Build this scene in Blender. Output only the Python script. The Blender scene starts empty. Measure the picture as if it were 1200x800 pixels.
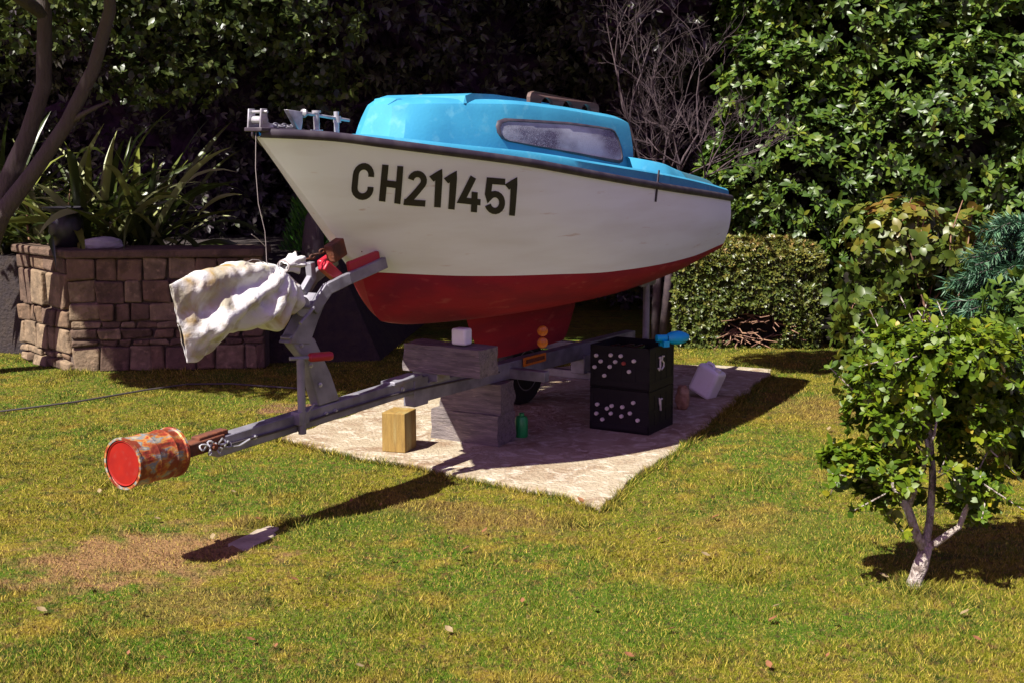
import bpy, bmesh, math, random
import numpy as np
from mathutils import Vector, Matrix, noise as mnoise

R = math.radians
sc = bpy.context.scene
col = sc.collection
random.seed(7)
rng = np.random.default_rng(11)

# ------------------------------------------------------------------ camera, sky, sun, exposure
cd = bpy.data.cameras.new('camera'); cam = bpy.data.objects.new('camera', cd); col.objects.link(cam)
cam.location = (0, 0, 1.7)
cam.rotation_euler = (R(90 - 8.718), 0, 0)
cd.sensor_width = 36; cd.lens = 45
cd.clip_start = .05; cd.clip_end = 600
sc.camera = cam

SUN = Vector((-.54, -.575, 1.0)).normalized()          # towards the sun
w = bpy.data.worlds.new('World'); sc.world = w; w.use_nodes = True
nt = w.node_tree
sky = nt.nodes.new('ShaderNodeTexSky'); sky.sky_type = 'NISHITA'; sky.sun_disc = False
sky.sun_elevation = math.asin(SUN.z); sky.sun_rotation = math.atan2(SUN.x, SUN.y)
tint = nt.nodes.new('ShaderNodeMix'); tint.data_type = 'RGBA'; tint.blend_type = 'MULTIPLY'
tint.inputs[0].default_value = 1.0
tint.inputs[7].default_value = (1.34, .66, 1.10, 1)
nt.links.new(sky.outputs[0], tint.inputs[6])
bg = nt.nodes['Background']; bg.inputs[1].default_value = .05
nt.links.new(tint.outputs[2], bg.inputs[0])
sl = bpy.data.lights.new('sun', 'SUN'); sl.energy = 5.0; sl.angle = R(.53); sl.color = (1.0, .95, .86)
so = bpy.data.objects.new('sun', sl); col.objects.link(so)
so.rotation_euler = SUN.to_track_quat('Z', 'Y').to_euler()
sc.view_settings.view_transform = 'Standard'; sc.view_settings.look = 'None'
sc.view_settings.gamma = 1; sc.view_settings.exposure = 1.15
sc.cycles.max_bounces = 6; sc.cycles.transparent_max_bounces = 8

# ------------------------------------------------------------------ helpers: materials
def mat(name, base, rough=.6, metal=0., spec=.5, c2=None, scale=6., detail=5., lo=.4, hi=.65, stretch=(1, 1, 1),
        bump=0., bscale=40., c3=None, s3=2., lo3=.55, hi3=.7, transl=0., rnd=None, coord='Object', dist=0.):
    m = bpy.data.materials.new(name); m.use_nodes = True
    n = m.node_tree.nodes; l = m.node_tree.links
    p = n['Principled BSDF']
    p.inputs['Base Color'].default_value = (*base, 1)
    p.inputs['Roughness'].default_value = rough; p.inputs['Metallic'].default_value = metal
    p.inputs['Specular IOR Level'].default_value = spec
    if coord == 'World':
        g = n.new('ShaderNodeNewGeometry'); src = g.outputs['Position']
    else:
        tc = n.new('ShaderNodeTexCoord'); src = tc.outputs['Object']
    mp = n.new('ShaderNodeMapping'); mp.inputs['Scale'].default_value = stretch
    l.new(src, mp.inputs['Vector'])
    cur = None
    def noise_mix(cur, colour, s, lo, hi):
        nz = n.new('ShaderNodeTexNoise'); nz.inputs['Scale'].default_value = s; nz.inputs['Detail'].default_value = detail
        nz.inputs['Distortion'].default_value = dist
        l.new(mp.outputs[0], nz.inputs['Vector'])
        mr = n.new('ShaderNodeMapRange'); mr.inputs['From Min'].default_value = lo; mr.inputs['From Max'].default_value = hi
        l.new(nz.outputs['Fac'], mr.inputs['Value'])
        mx = n.new('ShaderNodeMix'); mx.data_type = 'RGBA'
        l.new(mr.outputs[0], mx.inputs[0])
        if cur is None: mx.inputs[6].default_value = (*base, 1)
        else: l.new(cur, mx.inputs[6])
        mx.inputs[7].default_value = (*colour, 1)
        return mx.outputs[2]
    if rnd:
        at = n.new('ShaderNodeAttribute'); at.attribute_name = 'rnd'
        cr = n.new('ShaderNodeValToRGB'); e = cr.color_ramp.elements
        while len(e) < len(rnd): e.new(.5)
        for k, (pos, c) in enumerate(rnd): e[k].position = pos; e[k].color = (*c, 1)
        l.new(at.outputs['Fac'], cr.inputs[0]); cur = cr.outputs[0]
    if c2: cur = noise_mix(cur, c2, scale, lo, hi)
    if c3: cur = noise_mix(cur, c3, s3, lo3, hi3)
    if cur is not None: l.new(cur, p.inputs['Base Color'])
    if bump:
        nz = n.new('ShaderNodeTexNoise'); nz.inputs['Scale'].default_value = bscale; nz.inputs['Detail'].default_value = 6
        l.new(mp.outputs[0], nz.inputs['Vector'])
        b = n.new('ShaderNodeBump'); b.inputs['Strength'].default_value = bump; b.inputs['Distance'].default_value = .02
        l.new(nz.outputs['Fac'], b.inputs['Height']); l.new(b.outputs[0], p.inputs['Normal'])
    if transl:
        t = n.new('ShaderNodeBsdfTranslucent'); t.inputs[0].default_value = (*base, 1)
        if cur is not None: l.new(cur, t.inputs[0])
        ms = n.new('ShaderNodeMixShader'); ms.inputs[0].default_value = transl
        l.new(p.outputs[0], ms.inputs[1]); l.new(t.outputs[0], ms.inputs[2])
        l.new(ms.outputs[0], n['Material Output'].inputs['Surface'])
    return m

# ------------------------------------------------------------------ helpers: objects
def props(o, label=None, cat=None, group=None, kind=None):
    if label: o['label'] = label
    if cat: o['category'] = cat
    if group: o['group'] = group
    if kind: o['kind'] = kind
    return o

def thing(name, label, cat, loc=(0, 0, 0), rotz=0., group=None):
    o = bpy.data.objects.new(name, None); col.objects.link(o)
    o.empty_display_size = .1
    o.location = loc; o.rotation_euler = (0, 0, rotz)
    return props(o, label, cat, group)

def link_mesh(name, me, m, parent=None, smooth=True, sharp=35, bevel=0., segs=2, solid=0.):
    o = bpy.data.objects.new(name, me); col.objects.link(o)
    if m: me.materials.append(m)
    if smooth:
        me.polygons.foreach_set('use_smooth', [True] * len(me.polygons))
        if sharp: me.set_sharp_from_angle(angle=R(sharp))
    if solid:
        md = o.modifiers.new('solid', 'SOLIDIFY'); md.thickness = solid; md.offset = 0
    if bevel:
        md = o.modifiers.new('bevel', 'BEVEL'); md.width = bevel; md.segments = segs; md.limit_method = 'ANGLE'; md.angle_limit = R(32)
    if parent: o.parent = parent
    return o

class MB:
    def __init__(s, off=(0, 0, 0)): s.v = []; s.f = []; s.off = Vector(off)
    def add(s, vs, fs):
        k = len(s.v); s.v += [Vector(v) - s.off for v in vs]; s.f += [tuple(i + k for i in f) for f in fs]; return s
    def box(s, c, size, rot=None):
        c = Vector(c); vs = []
        for x in (-.5, .5):
            for y in (-.5, .5):
                for z in (-.5, .5):
                    p = Vector((x * size[0], y * size[1], z * size[2]))
                    vs.append(c + (rot @ p if rot else p))
        return s.add(vs, [(0, 1, 3, 2), (4, 6, 7, 5), (0, 4, 5, 1), (2, 3, 7, 6), (0, 2, 6, 4), (1, 5, 7, 3)])
    def beam(s, a, b, wd, ht, up=(0, 0, 1)):
        a = Vector(a); b = Vector(b); d = (b - a).normalized(); up = Vector(up)
        sd = d.cross(up).normalized(); u = sd.cross(d)
        vs = [p + sd * x * wd / 2 + u * y * ht / 2 for p in (a, b) for (x, y) in ((-1, -1), (1, -1), (1, 1), (-1, 1))]
        return s.add(vs, [(3, 2, 1, 0), (4, 5, 6, 7), (0, 1, 5, 4), (1, 2, 6, 5), (2, 3, 7, 6), (3, 0, 4, 7)])
    def tube(s, pts, rad, n=8, cap=True):
        pts = [Vector(p) for p in pts]; m = len(pts)
        if not hasattr(rad, '__len__'): rad = [rad] * m
        k0 = len(s.v); vs = []; fs = []
        d0 = (pts[1] - pts[0]).normalized(); a = d0.orthogonal().normalized()
        for i, p in enumerate(pts):
            d = (pts[min(i + 1, m - 1)] - pts[max(i - 1, 0)]).normalized()
            a = (a - d * a.dot(d)).normalized(); b = d.cross(a)
            for j in range(n):
                t = 2 * math.pi * j / n
                vs.append(p + (a * math.cos(t) + b * math.sin(t)) * rad[i])
        for i in range(m - 1):
            for j in range(n):
                fs.append((i * n + j, i * n + (j + 1) % n, (i + 1) * n + (j + 1) % n, (i + 1) * n + j))
        if cap: fs.append(tuple(range(n - 1, -1, -1))); fs.append(tuple((m - 1) * n + j for j in range(n)))
        return s.add(vs, fs)
    def lathe(s, prof, o=(0, 0, 0), axis=(0, 0, 1), n=24, cap=True):
        ax = Vector(axis).normalized(); a = ax.orthogonal().normalized(); b = ax.cross(a); o = Vector(o)
        vs = []; fs = []; m = len(prof)
        for (r, h) in prof:
            for j in range(n):
                t = 2 * math.pi * j / n
                vs.append(o + ax * h + (a * math.cos(t) + b * math.sin(t)) * max(r, 1e-4))
        for i in range(m - 1):
            for j in range(n):
                fs.append((i * n + j, i * n + (j + 1) % n, (i + 1) * n + (j + 1) % n, (i + 1) * n + j))
        if cap: fs.append(tuple(range(n - 1, -1, -1))); fs.append(tuple((m - 1) * n + j for j in range(n)))
        return s.add(vs, fs)
    def prism(s, poly, fn, d0, d1):
        n = len(poly)
        vs = [fn(x, y, d0) for x, y in poly] + [fn(x, y, d1) for x, y in poly]
        return s.add(vs, [tuple(range(n - 1, -1, -1)), tuple(range(n, 2 * n))] + [(i, (i + 1) % n, n + (i + 1) % n, n + i) for i in range(n)])
    def grid(s, P, flip=False):
        m = len(P); n = len(P[0]); vs = [p for r in P for p in r]; fs = []
        for i in range(m - 1):
            for j in range(n - 1):
                q = (i * n + j, i * n + j + 1, (i + 1) * n + j + 1, (i + 1) * n + j)
                fs.append(q[::-1] if flip else q)
        return s.add(vs, fs)
    def build(s, name, m, parent=None, fix=True, **kw):
        me = bpy.data.meshes.new(name); me.from_pydata([tuple(v) for v in s.v], [], s.f)
        if fix:
            bm = bmesh.new(); bm.from_mesh(me); bmesh.ops.recalc_face_normals(bm, faces=bm.faces); bm.to_mesh(me); bm.free()
        me.update()
        return link_mesh(name, me, m, parent, **kw)

def np_mesh(name, V, T, m, parent=None, rnd=None, smooth=False):
    me = bpy.data.meshes.new(name)
    V = np.ascontiguousarray(V, np.float32); T = np.ascontiguousarray(T, np.int32)
    me.vertices.add(len(V)); me.vertices.foreach_set('co', V.ravel())
    me.loops.add(T.size); me.loops.foreach_set('vertex_index', T.ravel())
    me.polygons.add(len(T)); me.polygons.foreach_set('loop_start', np.arange(0, T.size, 3, dtype=np.int32))
    me.update(calc_edges=True)
    if rnd is not None:
        a = me.attributes.new('rnd', 'FLOAT', 'POINT'); a.data.foreach_set('value', np.ascontiguousarray(rnd, np.float32))
    return link_mesh(name, me, m, parent, smooth=smooth, sharp=0)

def unit(a): return a / np.maximum(np.linalg.norm(a, axis=-1, keepdims=True), 1e-9)

def leaf_geo(P, D, N, L, Wd, fold=.25, curl=.15, rich=True):
    """P base, D axis, N upper-side normal; returns vertices, triangles, per-leaf vertex count."""
    D = unit(D); S = unit(np.cross(D, N)); U = np.cross(S, D); n = len(P)
    L = L[:, None]; Wd = Wd[:, None]
    if rich:
        def pt(a, side, wf, lift): return P + D * L * a + S * Wd * side * wf + U * (L * lift)
        V = np.stack([P, pt(.38, -1, .5, fold * .12 - curl * .06), pt(.38, 0, 0, -curl * .06), pt(.38, 1, .5, fold * .12 - curl * .06),
                      pt(.74, -1, .4, fold * .08 - curl * .25), pt(.74, 0, 0, -curl * .25), pt(.74, 1, .4, fold * .08 - curl * .25),
                      pt(1., 0, 0, -curl * .55)], 1)
        t = np.array([(0, 2, 1), (0, 3, 2), (1, 2, 5), (1, 5, 4), (2, 3, 6), (2, 6, 5), (4, 5, 7), (5, 6, 7)])
    else:
        V = np.stack([P, P + D * L * .5 - S * Wd * .5 + U * L * fold * .1, P + D * L - U * L * curl * .4, P + D * L * .5 + S * Wd * .5 + U * L * fold * .1], 1)
        t = np.array([(0, 2, 1), (0, 3, 2)])
    k = V.shape[1]
    T = (np.arange(n)[:, None, None] * k + t[None]).reshape(-1, 3)
    return V.reshape(-1, 3), T, k

def lobe_points(lobes, shell=.45, seed=0):
    """points in a list of (centre, radii, count) ellipsoids, crowded towards their skins; returns points and outward directions"""
    r = np.random.default_rng(seed); P = []; O = []
    for c, rad, n in lobes:
        d = unit(r.normal(size=(n, 3))); rr = 1 - shell * r.random((n, 1)) ** 1.6
        P.append(np.array(c) + d * rr * np.array(rad)); O.append(unit(d / np.array(rad)))
    return np.concatenate(P), np.concatenate(O)

def cull_inside(P, O, lobes, f=.72):
    keep = np.ones(len(P), bool)
    for c, rad, n in lobes:
        q = (P - np.array(c)) / np.array(rad); keep &= (q ** 2).sum(1) > f * f
    return P[keep], O[keep]

def rosettes(P, O, per, L, Wd, seed=0, up=.5, spread=.9, rich=True, fold=.25, curl=.2, jit=.35, lvar=.3, lean=None):
    r = np.random.default_rng(seed); n = len(P)
    A = unit(O + np.array([0, 0, up]) + r.normal(size=(n, 3)) * jit)
    B = unit(np.cross(A, r.normal(size=(n, 3)))); C = np.cross(A, B)
    Ps = []; Ds = []; Ns = []
    for k in range(per):
        ang = 2 * math.pi * (k + r.random(n) * .6) / per
        rad = B * np.cos(ang)[:, None] + C * np.sin(ang)[:, None]
        el = (spread * (.6 + .6 * r.random(n)))[:, None]
        D = unit(A * (1 - el * .55) + rad * el + np.array([0, 0, -.15]))
        Ps.append(P + rad * L * .05 - A * L * .25 * r.random((n, 1))); Ds.append(D); Ns.append(unit(A - D * (A * D).sum(1, keepdims=True) + r.normal(size=(n, 3)) * .25))
    Ps = np.concatenate(Ps); Ds = np.concatenate(Ds); Ns = np.concatenate(Ns); m = len(Ps)
    ls = L * (1 - lvar + 2 * lvar * r.random(m))
    V, T, k = leaf_geo(Ps, Ds, Ns, ls, ls * Wd / L * (.85 + .3 * r.random(m)), fold, curl, rich)
    base = np.tile(r.random(n), per) * .5 + r.random(m) * .5
    return V, T, np.repeat(base, k)

def merge(parts):
    Vs = []; Ts = []; Rs = []; k = 0
    for V, T, q in parts:
        Vs.append(V); Ts.append(T + k); Rs.append(q); k += len(V)
    return np.concatenate(Vs), np.concatenate(Ts), np.concatenate(Rs)

def limb_path(a, b, n=6, wob=.06, seed=0, sag=0.):
    r = random.Random(seed); a = Vector(a); b = Vector(b); L = (b - a).length; out = []
    for i in range(n + 1):
        t = i / n; p = a.lerp(b, t)
        if 0 < i < n: p += Vector((r.uniform(-1, 1), r.uniform(-1, 1), r.uniform(-.6, .6))) * wob * L
        p.z -= sag * 4 * t * (1 - t) * L
        out.append(p)
    return out

def pchip(ts, vs):
    ts = np.array(ts, float); vs = np.array(vs, float); h = np.diff(ts); d = np.diff(vs) / h; m = np.zeros(len(ts))
    for i in range(1, len(ts) - 1):
        if d[i-1] * d[i] > 0:
            w1 = 2 * h[i] + h[i-1]; w2 = h[i] + 2 * h[i-1]; m[i] = (w1 + w2) / (w1 / d[i-1] + w2 / d[i])
    m[0] = d[0]; m[-1] = d[-1]
    def g(x):
        x = min(max(x, ts[0]), ts[-1]); i = min(max(int(np.searchsorted(ts, x, side='right')) - 1, 0), len(ts) - 2)
        u = (x - ts[i]) / h[i]; u2 = u * u; u3 = u2 * u
        return float((2*u3 - 3*u2 + 1) * vs[i] + (u3 - 2*u2 + u) * h[i] * m[i] + (-2*u3 + 3*u2) * vs[i+1] + (u3 - u2) * h[i] * m[i+1])
    return g

# ------------------------------------------------------------------ materials
M = {}
M['gelcoat'] = mat('white_gelcoat', (.80, .85, .89), .38, c2=(.68, .70, .70), scale=2.2, stretch=(.5, 1, 4), lo=.45, hi=.8,
                   c3=(.46, .30, .24), s3=8, lo3=.65, hi3=.82, bump=.03, bscale=30)
M['red'] = mat('red_antifouling', (.27, .011, .020), .75, spec=.25, c2=(.18, .010, .020), scale=5, stretch=(.5, 1, 2), c3=(.32, .05, .045), s3=14, lo3=.6, hi3=.75, bump=.12, bscale=60)
M['blue'] = mat('blue_deck_paint', (.040, .275, .43), .6, spec=.3, c2=(.030, .22, .37), scale=4, c3=(.10, .34, .46), s3=14, lo3=.58, hi3=.8, bump=.05, bscale=70)
M['teal'] = mat('dark_teal_paint', (.03, .14, .19), .6, c2=(.05, .15, .20), scale=6)
M['strake'] = mat('black_rubber', (.022, .014, .026), .6, c2=(.05, .04, .05), scale=12)
M['ink'] = mat('black_lettering', (.012, .008, .014), .5)
M['wood'] = mat('weathered_teak', (.12, .07, .055), .7, c2=(.06, .035, .03), scale=9, stretch=(.3, 2, 3), bump=.2, bscale=50)
M['alu'] = mat('dull_galvanised_metal', (.52, .53, .55), .38, metal=.5, c2=(.24, .23, .24), scale=12)
M['steel'] = mat('galvanised_steel', (.26, .255, .29), .5, metal=.3, c2=(.14, .135, .16), scale=8, c3=(.22, .12, .07), s3=5, lo3=.66, hi3=.76, bump=.08)
M['rust'] = mat('rusty_steel', (.16, .05, .022), .85, metal=.2, c2=(.07, .03, .02), scale=18, bump=.3, bscale=60)
M['redplastic'] = mat('red_plastic', (.36, .010, .022), .4, c2=(.35, .01, .03), scale=10)
M['orange'] = mat('amber_reflector', (.60, .17, .01), .3, c2=(.45, .11, .01), scale=60)
M['tyre'] = mat('tyre_rubber', (.02, .02, .021), .85, bump=.2, bscale=60)
M['sack'] = mat('woven_white_sack', (.58, .58, .575), .5, c2=(.30, .19, .035), scale=4.6, lo=.49, hi=.62, c3=(.34, .31, .23), s3=9, lo3=.50, hi3=.64, bump=.35, bscale=34, dist=.6)
M['timber'] = mat('old_grey_timber', (.19, .16, .155), .85, c2=(.09, .075, .075), scale=6, stretch=(1, 9, 9), lo=.35, hi=.7, c3=(.26, .22, .19), s3=14, bump=.5, bscale=26)
M['post'] = mat('treated_pine', (.27, .17, .038), .8, c2=(.16, .095, .022), scale=7, stretch=(7, 7, .7), lo=.4, hi=.75, c3=(.30, .24, .09), s3=3, bump=.3, bscale=30)
M['crate'] = mat('black_crate_plastic', (.006, .005, .008), .6, spec=.3)
M['bottle'] = mat('dark_bottle_glass', (.012, .016, .012), .12)
M['cap'] = mat('pale_bottle_caps', (.62, .58, .55), .5)
M['capred'] = mat('red_bottle_cap', (.32, .05, .04), .5)
M['cyan'] = mat('cyan_plastic', (.0, .42, .75), .4)
M['pvc'] = mat('white_plastic', (.86, .88, .88), .42, c2=(.72, .72, .70), scale=9, lo=.5, hi=.8)
M['green'] = mat('green_plastic', (.015, .28, .07), .4)
M['pot'] = mat('dark_glazed_pot', (.02, .018, .024), .4)
M['palestone'] = mat('pale_stone', (.42, .41, .42), .85, c2=(.30, .29, .30), scale=8, bump=.4, bscale=25)
M['glass'] = mat('reflection_painted_acrylic', (.035, .03, .055), .3, spec=.6, c2=(.40, .41, .45), scale=2.6, lo=.44, hi=.62, stretch=(1, 1, 2.2), c3=(.30, .30, .34), s3=160, lo3=.5, hi3=.62)  # whitish reflection painted into the pane colour, under a fine speckle
M['cord'] = mat('pale_cord', (.28, .24, .23), .8)
M['hose'] = mat('dark_hose', (.05, .04, .04), .6)
M['bark'] = mat('grey_brown_bark', (.08, .062, .058), .9, c2=(.07, .05, .05), scale=14, stretch=(1, 1, .35), c3=(.17, .15, .13), s3=6, lo3=.58, hi3=.68, bump=.9, bscale=30)
M['palebark'] = mat('pale_shrub_bark', (.46, .40, .35), .9, c2=(.16, .12, .10), scale=42, lo=.46, hi=.62, stretch=(1, 1, .55), c3=(.42, .39, .35), s3=20, bump=1., bscale=110)
M['twig'] = mat('pinkish_dry_twigs', (.09, .062, .066), .9, c2=(.045, .03, .04), scale=20)
M['drytwig'] = mat('dry_brown_twigs', (.30, .17, .10), .9, c2=(.16, .08, .06), scale=20)

LG = dict(coord='World')
M['laurel'] = mat('laurel_leaf', (.04, .08, .02), .40, spec=.38, rnd=[(0., (.016, .036, .008)), (.45, (.048, .096, .012)), (.8, (.092, .142, .014)), (1., (.16, .17, .018))], transl=.16)
M['shrubleaf'] = mat('garden_shrub_leaf', (.05, .1, .02), .46, spec=.35, rnd=[(0., (.026, .062, .004)), (.5, (.082, .140, .006)), (.84, (.155, .195, .008)), (.93, (.22, .20, .010)), (1., (.40, .25, .01))], transl=.22)
M['darkleaf'] = mat('dark_evergreen_leaf', (.02, .028, .018), .38, spec=.5, rnd=[(0., (.042, .026, .046)), (.5, (.050, .044, .044)), (.85, (.062, .072, .032)), (1., (.14, .15, .07))], transl=.08)  # darkest leaves carry the purple of the shade in their colour
M['broadleaf'] = mat('broad_tree_leaf', (.05, .07, .02), .36, spec=.5, rnd=[(0., (.018, .028, .012)), (.5, (.040, .060, .014)), (1., (.10, .12, .025))], transl=.25)
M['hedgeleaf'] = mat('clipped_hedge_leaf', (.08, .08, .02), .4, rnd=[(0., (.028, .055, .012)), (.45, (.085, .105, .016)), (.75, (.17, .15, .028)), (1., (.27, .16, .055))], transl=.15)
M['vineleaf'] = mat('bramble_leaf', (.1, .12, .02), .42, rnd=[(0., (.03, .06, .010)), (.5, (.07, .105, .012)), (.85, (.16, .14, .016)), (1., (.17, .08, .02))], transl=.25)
M['conifer'] = mat('blue_green_conifer', (.03, .1, .06), .5, rnd=[(0., (.020, .062, .034)), (.5, (.045, .125, .066)), (1., (.10, .20, .10))], transl=.1)
M['fern'] = mat('bright_green_fronds', (.05, .16, .01), .5, rnd=[(0., (.02, .09, .01)), (.6, (.05, .19, .014)), (1., (.10, .26, .02))], transl=.3)
M['flax'] = mat('flax_strap_leaf', (.1, .13, .02), .34, rnd=[(0., (.025, .04, .012)), (.45, (.07, .095, .018)), (.72, (.17, .19, .035)), (1., (.48, .50, .26))], transl=.2)
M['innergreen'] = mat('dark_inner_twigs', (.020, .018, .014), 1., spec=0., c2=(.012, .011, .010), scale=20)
M['inner'] = mat('shade_tinted_inner_twigs', (.060, .032, .070), 1., spec=0., c2=(.035, .018, .045), scale=20)  # purple of the deep shade put into the twig colour
M['leaflitter'] = mat('dry_leaf', (.22, .085, .03), .8, c2=(.12, .05, .02), scale=30)
M['paleleaf'] = mat('bleached_leaf', (.26, .20, .10), .8, c2=(.16, .11, .05), scale=30)

def lawn_colour(m, blades):
    n = m.node_tree.nodes; l = m.node_tree.links; p = n['Principled BSDF']
    g = n.new('ShaderNodeNewGeometry')
    flat = n.new('ShaderNodeVectorMath'); flat.operation = 'MULTIPLY'; flat.inputs[1].default_value = (1, 1, 0)
    l.new(g.outputs['Position'], flat.inputs[0])
    def nz(s, d=4):
        k = n.new('ShaderNodeTexNoise'); k.inputs['Scale'].default_value = s; k.inputs['Detail'].default_value = d
        l.new(flat.outputs[0], k.inputs['Vector']); return k.outputs['Fac']
    def ramp(v, lo, hi):
        k = n.new('ShaderNodeMapRange'); k.inputs['From Min'].default_value = lo; k.inputs['From Max'].default_value = hi
        l.new(v, k.inputs['Value']); return k.outputs[0]
    def mix(f, a, b):
        k = n.new('ShaderNodeMix'); k.data_type = 'RGBA'; l.new(f, k.inputs[0])
        for i, q in ((6, a), (7, b)):
            if isinstance(q, tuple): k.inputs[i].default_value = (*q, 1)
            else: l.new(q, k.inputs[i])
        return k.outputs[2]
    c = mix(ramp(nz(1.1, 6), .42, .58), (.054, .118, .003), (.138, .138, .005))
    c = mix(ramp(nz(4., 7), .52, .66), c, (.205, .155, .016))
    c = mix(ramp(nz(9., 6), .52, .66), c, (.030, .060, .004)); c = mix(ramp(nz(24., 4), .53, .68), c, (.10, .055, .017)); c = mix(ramp(nz(48., 3), .56, .70), c, (.22, .165, .04))
    # worn patches: the bare strip at the left and the scuffed ground beside the slab
    def patch(c, x, y, rx, ry, rot, colour, k0=1.25, amt=1.):
        mp = n.new('ShaderNodeMapping'); mp.vector_type = 'TEXTURE'
        mp.inputs['Location'].default_value = (x, y, 0); mp.inputs['Rotation'].default_value = (0, 0, R(rot)); mp.inputs['Scale'].default_value = (rx, ry, 1)
        l.new(flat.outputs[0], mp.inputs['Vector'])
        ln = n.new('ShaderNodeVectorMath'); ln.operation = 'LENGTH'; l.new(mp.outputs[0], ln.inputs[0])
        ad = n.new('ShaderNodeMath'); ad.operation = 'MULTIPLY_ADD'; ad.inputs[1].default_value = 2.6; l.new(nz(7., 8), ad.inputs[0]); l.new(ln.outputs['Value'], ad.inputs[2])
        f = n.new('ShaderNodeMapRange'); f.inputs['From Min'].default_value = k0 + .85; f.inputs['From Max'].default_value = k0 + .3; f.inputs['To Max'].default_value = amt
        l.new(ad.outputs[0], f.inputs['Value'])
        return mix(f.outputs[0], c, colour)
    c = patch(c, -1.55, 5.15, .62, .42, 30, (.25, .135, .065), 1.5, .88)
    c = patch(c, -1.2, 4.6, .5, .25, 10, (.18, .115, .035), 1.3, .55)
    c = patch(c, -.2, 5.75, .7, .3, -25, (.165, .09, .035), 1.4, .6)
    c = patch(c, 1.1, 5.6, .5, .5, 0, (.19, .12, .03), 1.3, .5)
    c = patch(c, 2.0, 8.2, .5, .8, 0, (.18, .10, .035), 1.3, .6)
    c = patch(c, -1.45, 8.2, .32, .16, 0, (.19, .09, .06), 1.5, .9)
    c = patch(c, .55, 4.5, 1.0, .40, 0, (.050, .112, .004), 1.5, .75)
    c = patch(c, -.75, 5.6, .45, .22, 20, (.046, .105, .004), 1.5, .7)
    c = patch(c, 1.3, 5.3, .35, .5, 0, (.060, .112, .004), 1.4, .6)
    c = patch(c, -.6, 4.4, .4, .2, 0, (.050, .110, .004), 1.4, .6)
    c = mix(ramp(nz(60., 4), .57, .70), c, (.25, .185, .07))
    c = mix(ramp(nz(38., 5), .56, .68), c, (.055, .036, .016))
    if blades:
        at = n.new('ShaderNodeAttribute'); at.attribute_name = 'rnd'
        c = mix(ramp(at.outputs['Fac'], .6, 1.), c, (.33, .26, .045))
        k = n.new('ShaderNodeMix'); k.data_type = 'RGBA'; k.blend_type = 'MULTIPLY'; k.inputs[0].default_value = 1
        v = n.new('ShaderNodeMapRange'); v.inputs['To Min'].default_value = .6; v.inputs['To Max'].default_value = 1.3
        l.new(at.outputs['Fac'], v.inputs['Value']); l.new(c, k.inputs[6]); l.new(v.outputs[0], k.inputs[7]); c = k.outputs[2]
    else:
        c = mix(ramp(nz(90., 2), .5, .75), c, (.06, .042, .016))
        b = n.new('ShaderNodeBump'); b.inputs['Strength'].default_value = .8; b.inputs['Distance'].default_value = .02
        l.new(nz(70., 4), b.inputs['Height']); l.new(b.outputs[0], p.inputs['Normal'])
    l.new(c, p.inputs['Base Color']); p.inputs['Roughness'].default_value = .85; p.inputs['Specular IOR Level'].default_value = .15

def plain(name):
    m = bpy.data.materials.new(name); m.use_nodes = True; return m
M['lawn'] = plain('dry_lawn'); lawn_colour(M['lawn'], False)
M['blade'] = plain('lawn_blades'); lawn_colour(M['blade'], True)
M['slab'] = mat('rough_concrete', (.34, .285, .20), .9, spec=.2, c2=(.22, .15, .095), scale=2.8, lo=.44, hi=.66, stretch=(1, 1, 1), c3=(.50, .45, .36), s3=11, lo3=.5, hi3=.7, bump=.9, bscale=46, coord='World', dist=1.2)
M['paver'] = mat('pale_paving_stone', (.36, .30, .23), .9, c2=(.24, .19, .14), scale=9, bump=.4)
M['soil'] = mat('dark_soil', (.022, .015, .017), .95, c2=(.035, .024, .02), scale=14, bump=.8)

def stone_mat():
    m = plain('mortared_rubble_stone'); n = m.node_tree.nodes; l = m.node_tree.links; p = n['Principled BSDF']
    tc = n.new('ShaderNodeTexCoord'); mp = n.new('ShaderNodeMapping'); mp.inputs['Scale'].default_value = (6.5, 6.5, 10)
    l.new(tc.outputs['Object'], mp.inputs['Vector'])
    wn = n.new('ShaderNodeTexNoise'); wn.inputs['Scale'].default_value = 4; l.new(tc.outputs['Object'], wn.inputs['Vector'])
    ad = n.new('ShaderNodeVectorMath'); ad.operation = 'MULTIPLY_ADD'; ad.inputs[1].default_value = (.9, .9, .9)
    l.new(wn.outputs['Color'], ad.inputs[0]); l.new(mp.outputs[0], ad.inputs[2])
    v = n.new('ShaderNodeTexVoronoi'); v.distance = 'CHEBYCHEV'; v.inputs['Scale'].default_value = 1; l.new(ad.outputs[0], v.inputs['Vector'])
    cr = n.new('ShaderNodeValToRGB'); e = cr.color_ramp.elements; e[0].color = (.30, .16, .09, 1); e[1].color = (.46, .34, .22, 1)
    e.new(.5).color = (.36, .22, .13, 1); l.new(v.outputs['Color'], cr.inputs[0])
    nz = n.new('ShaderNodeTexNoise'); nz.inputs['Scale'].default_value = 30; nz.inputs['Detail'].default_value = 6; l.new(tc.outputs['Object'], nz.inputs['Vector'])
    mx = n.new('ShaderNodeMix'); mx.data_type = 'RGBA'; mx.blend_type = 'OVERLAY'; mx.inputs[0].default_value = .6
    l.new(cr.outputs[0], mx.inputs[6]); l.new(nz.outputs['Fac'], mx.inputs[7]); l.new(mx.outputs[2], p.inputs['Base Color'])
    b = n.new('ShaderNodeBump'); b.inputs['Strength'].default_value = .7; b.inputs['Distance'].default_value = .03
    l.new(nz.outputs['Fac'], b.inputs['Height']); l.new(b.outputs[0], p.inputs['Normal']); p.inputs['Roughness'].default_value = .92
    return m
M['stone'] = stone_mat()
M['mortar'] = mat('wall_mortar', (.11, .08, .058), .95, c2=(.07, .05, .04), scale=20, bump=.6)
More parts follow.
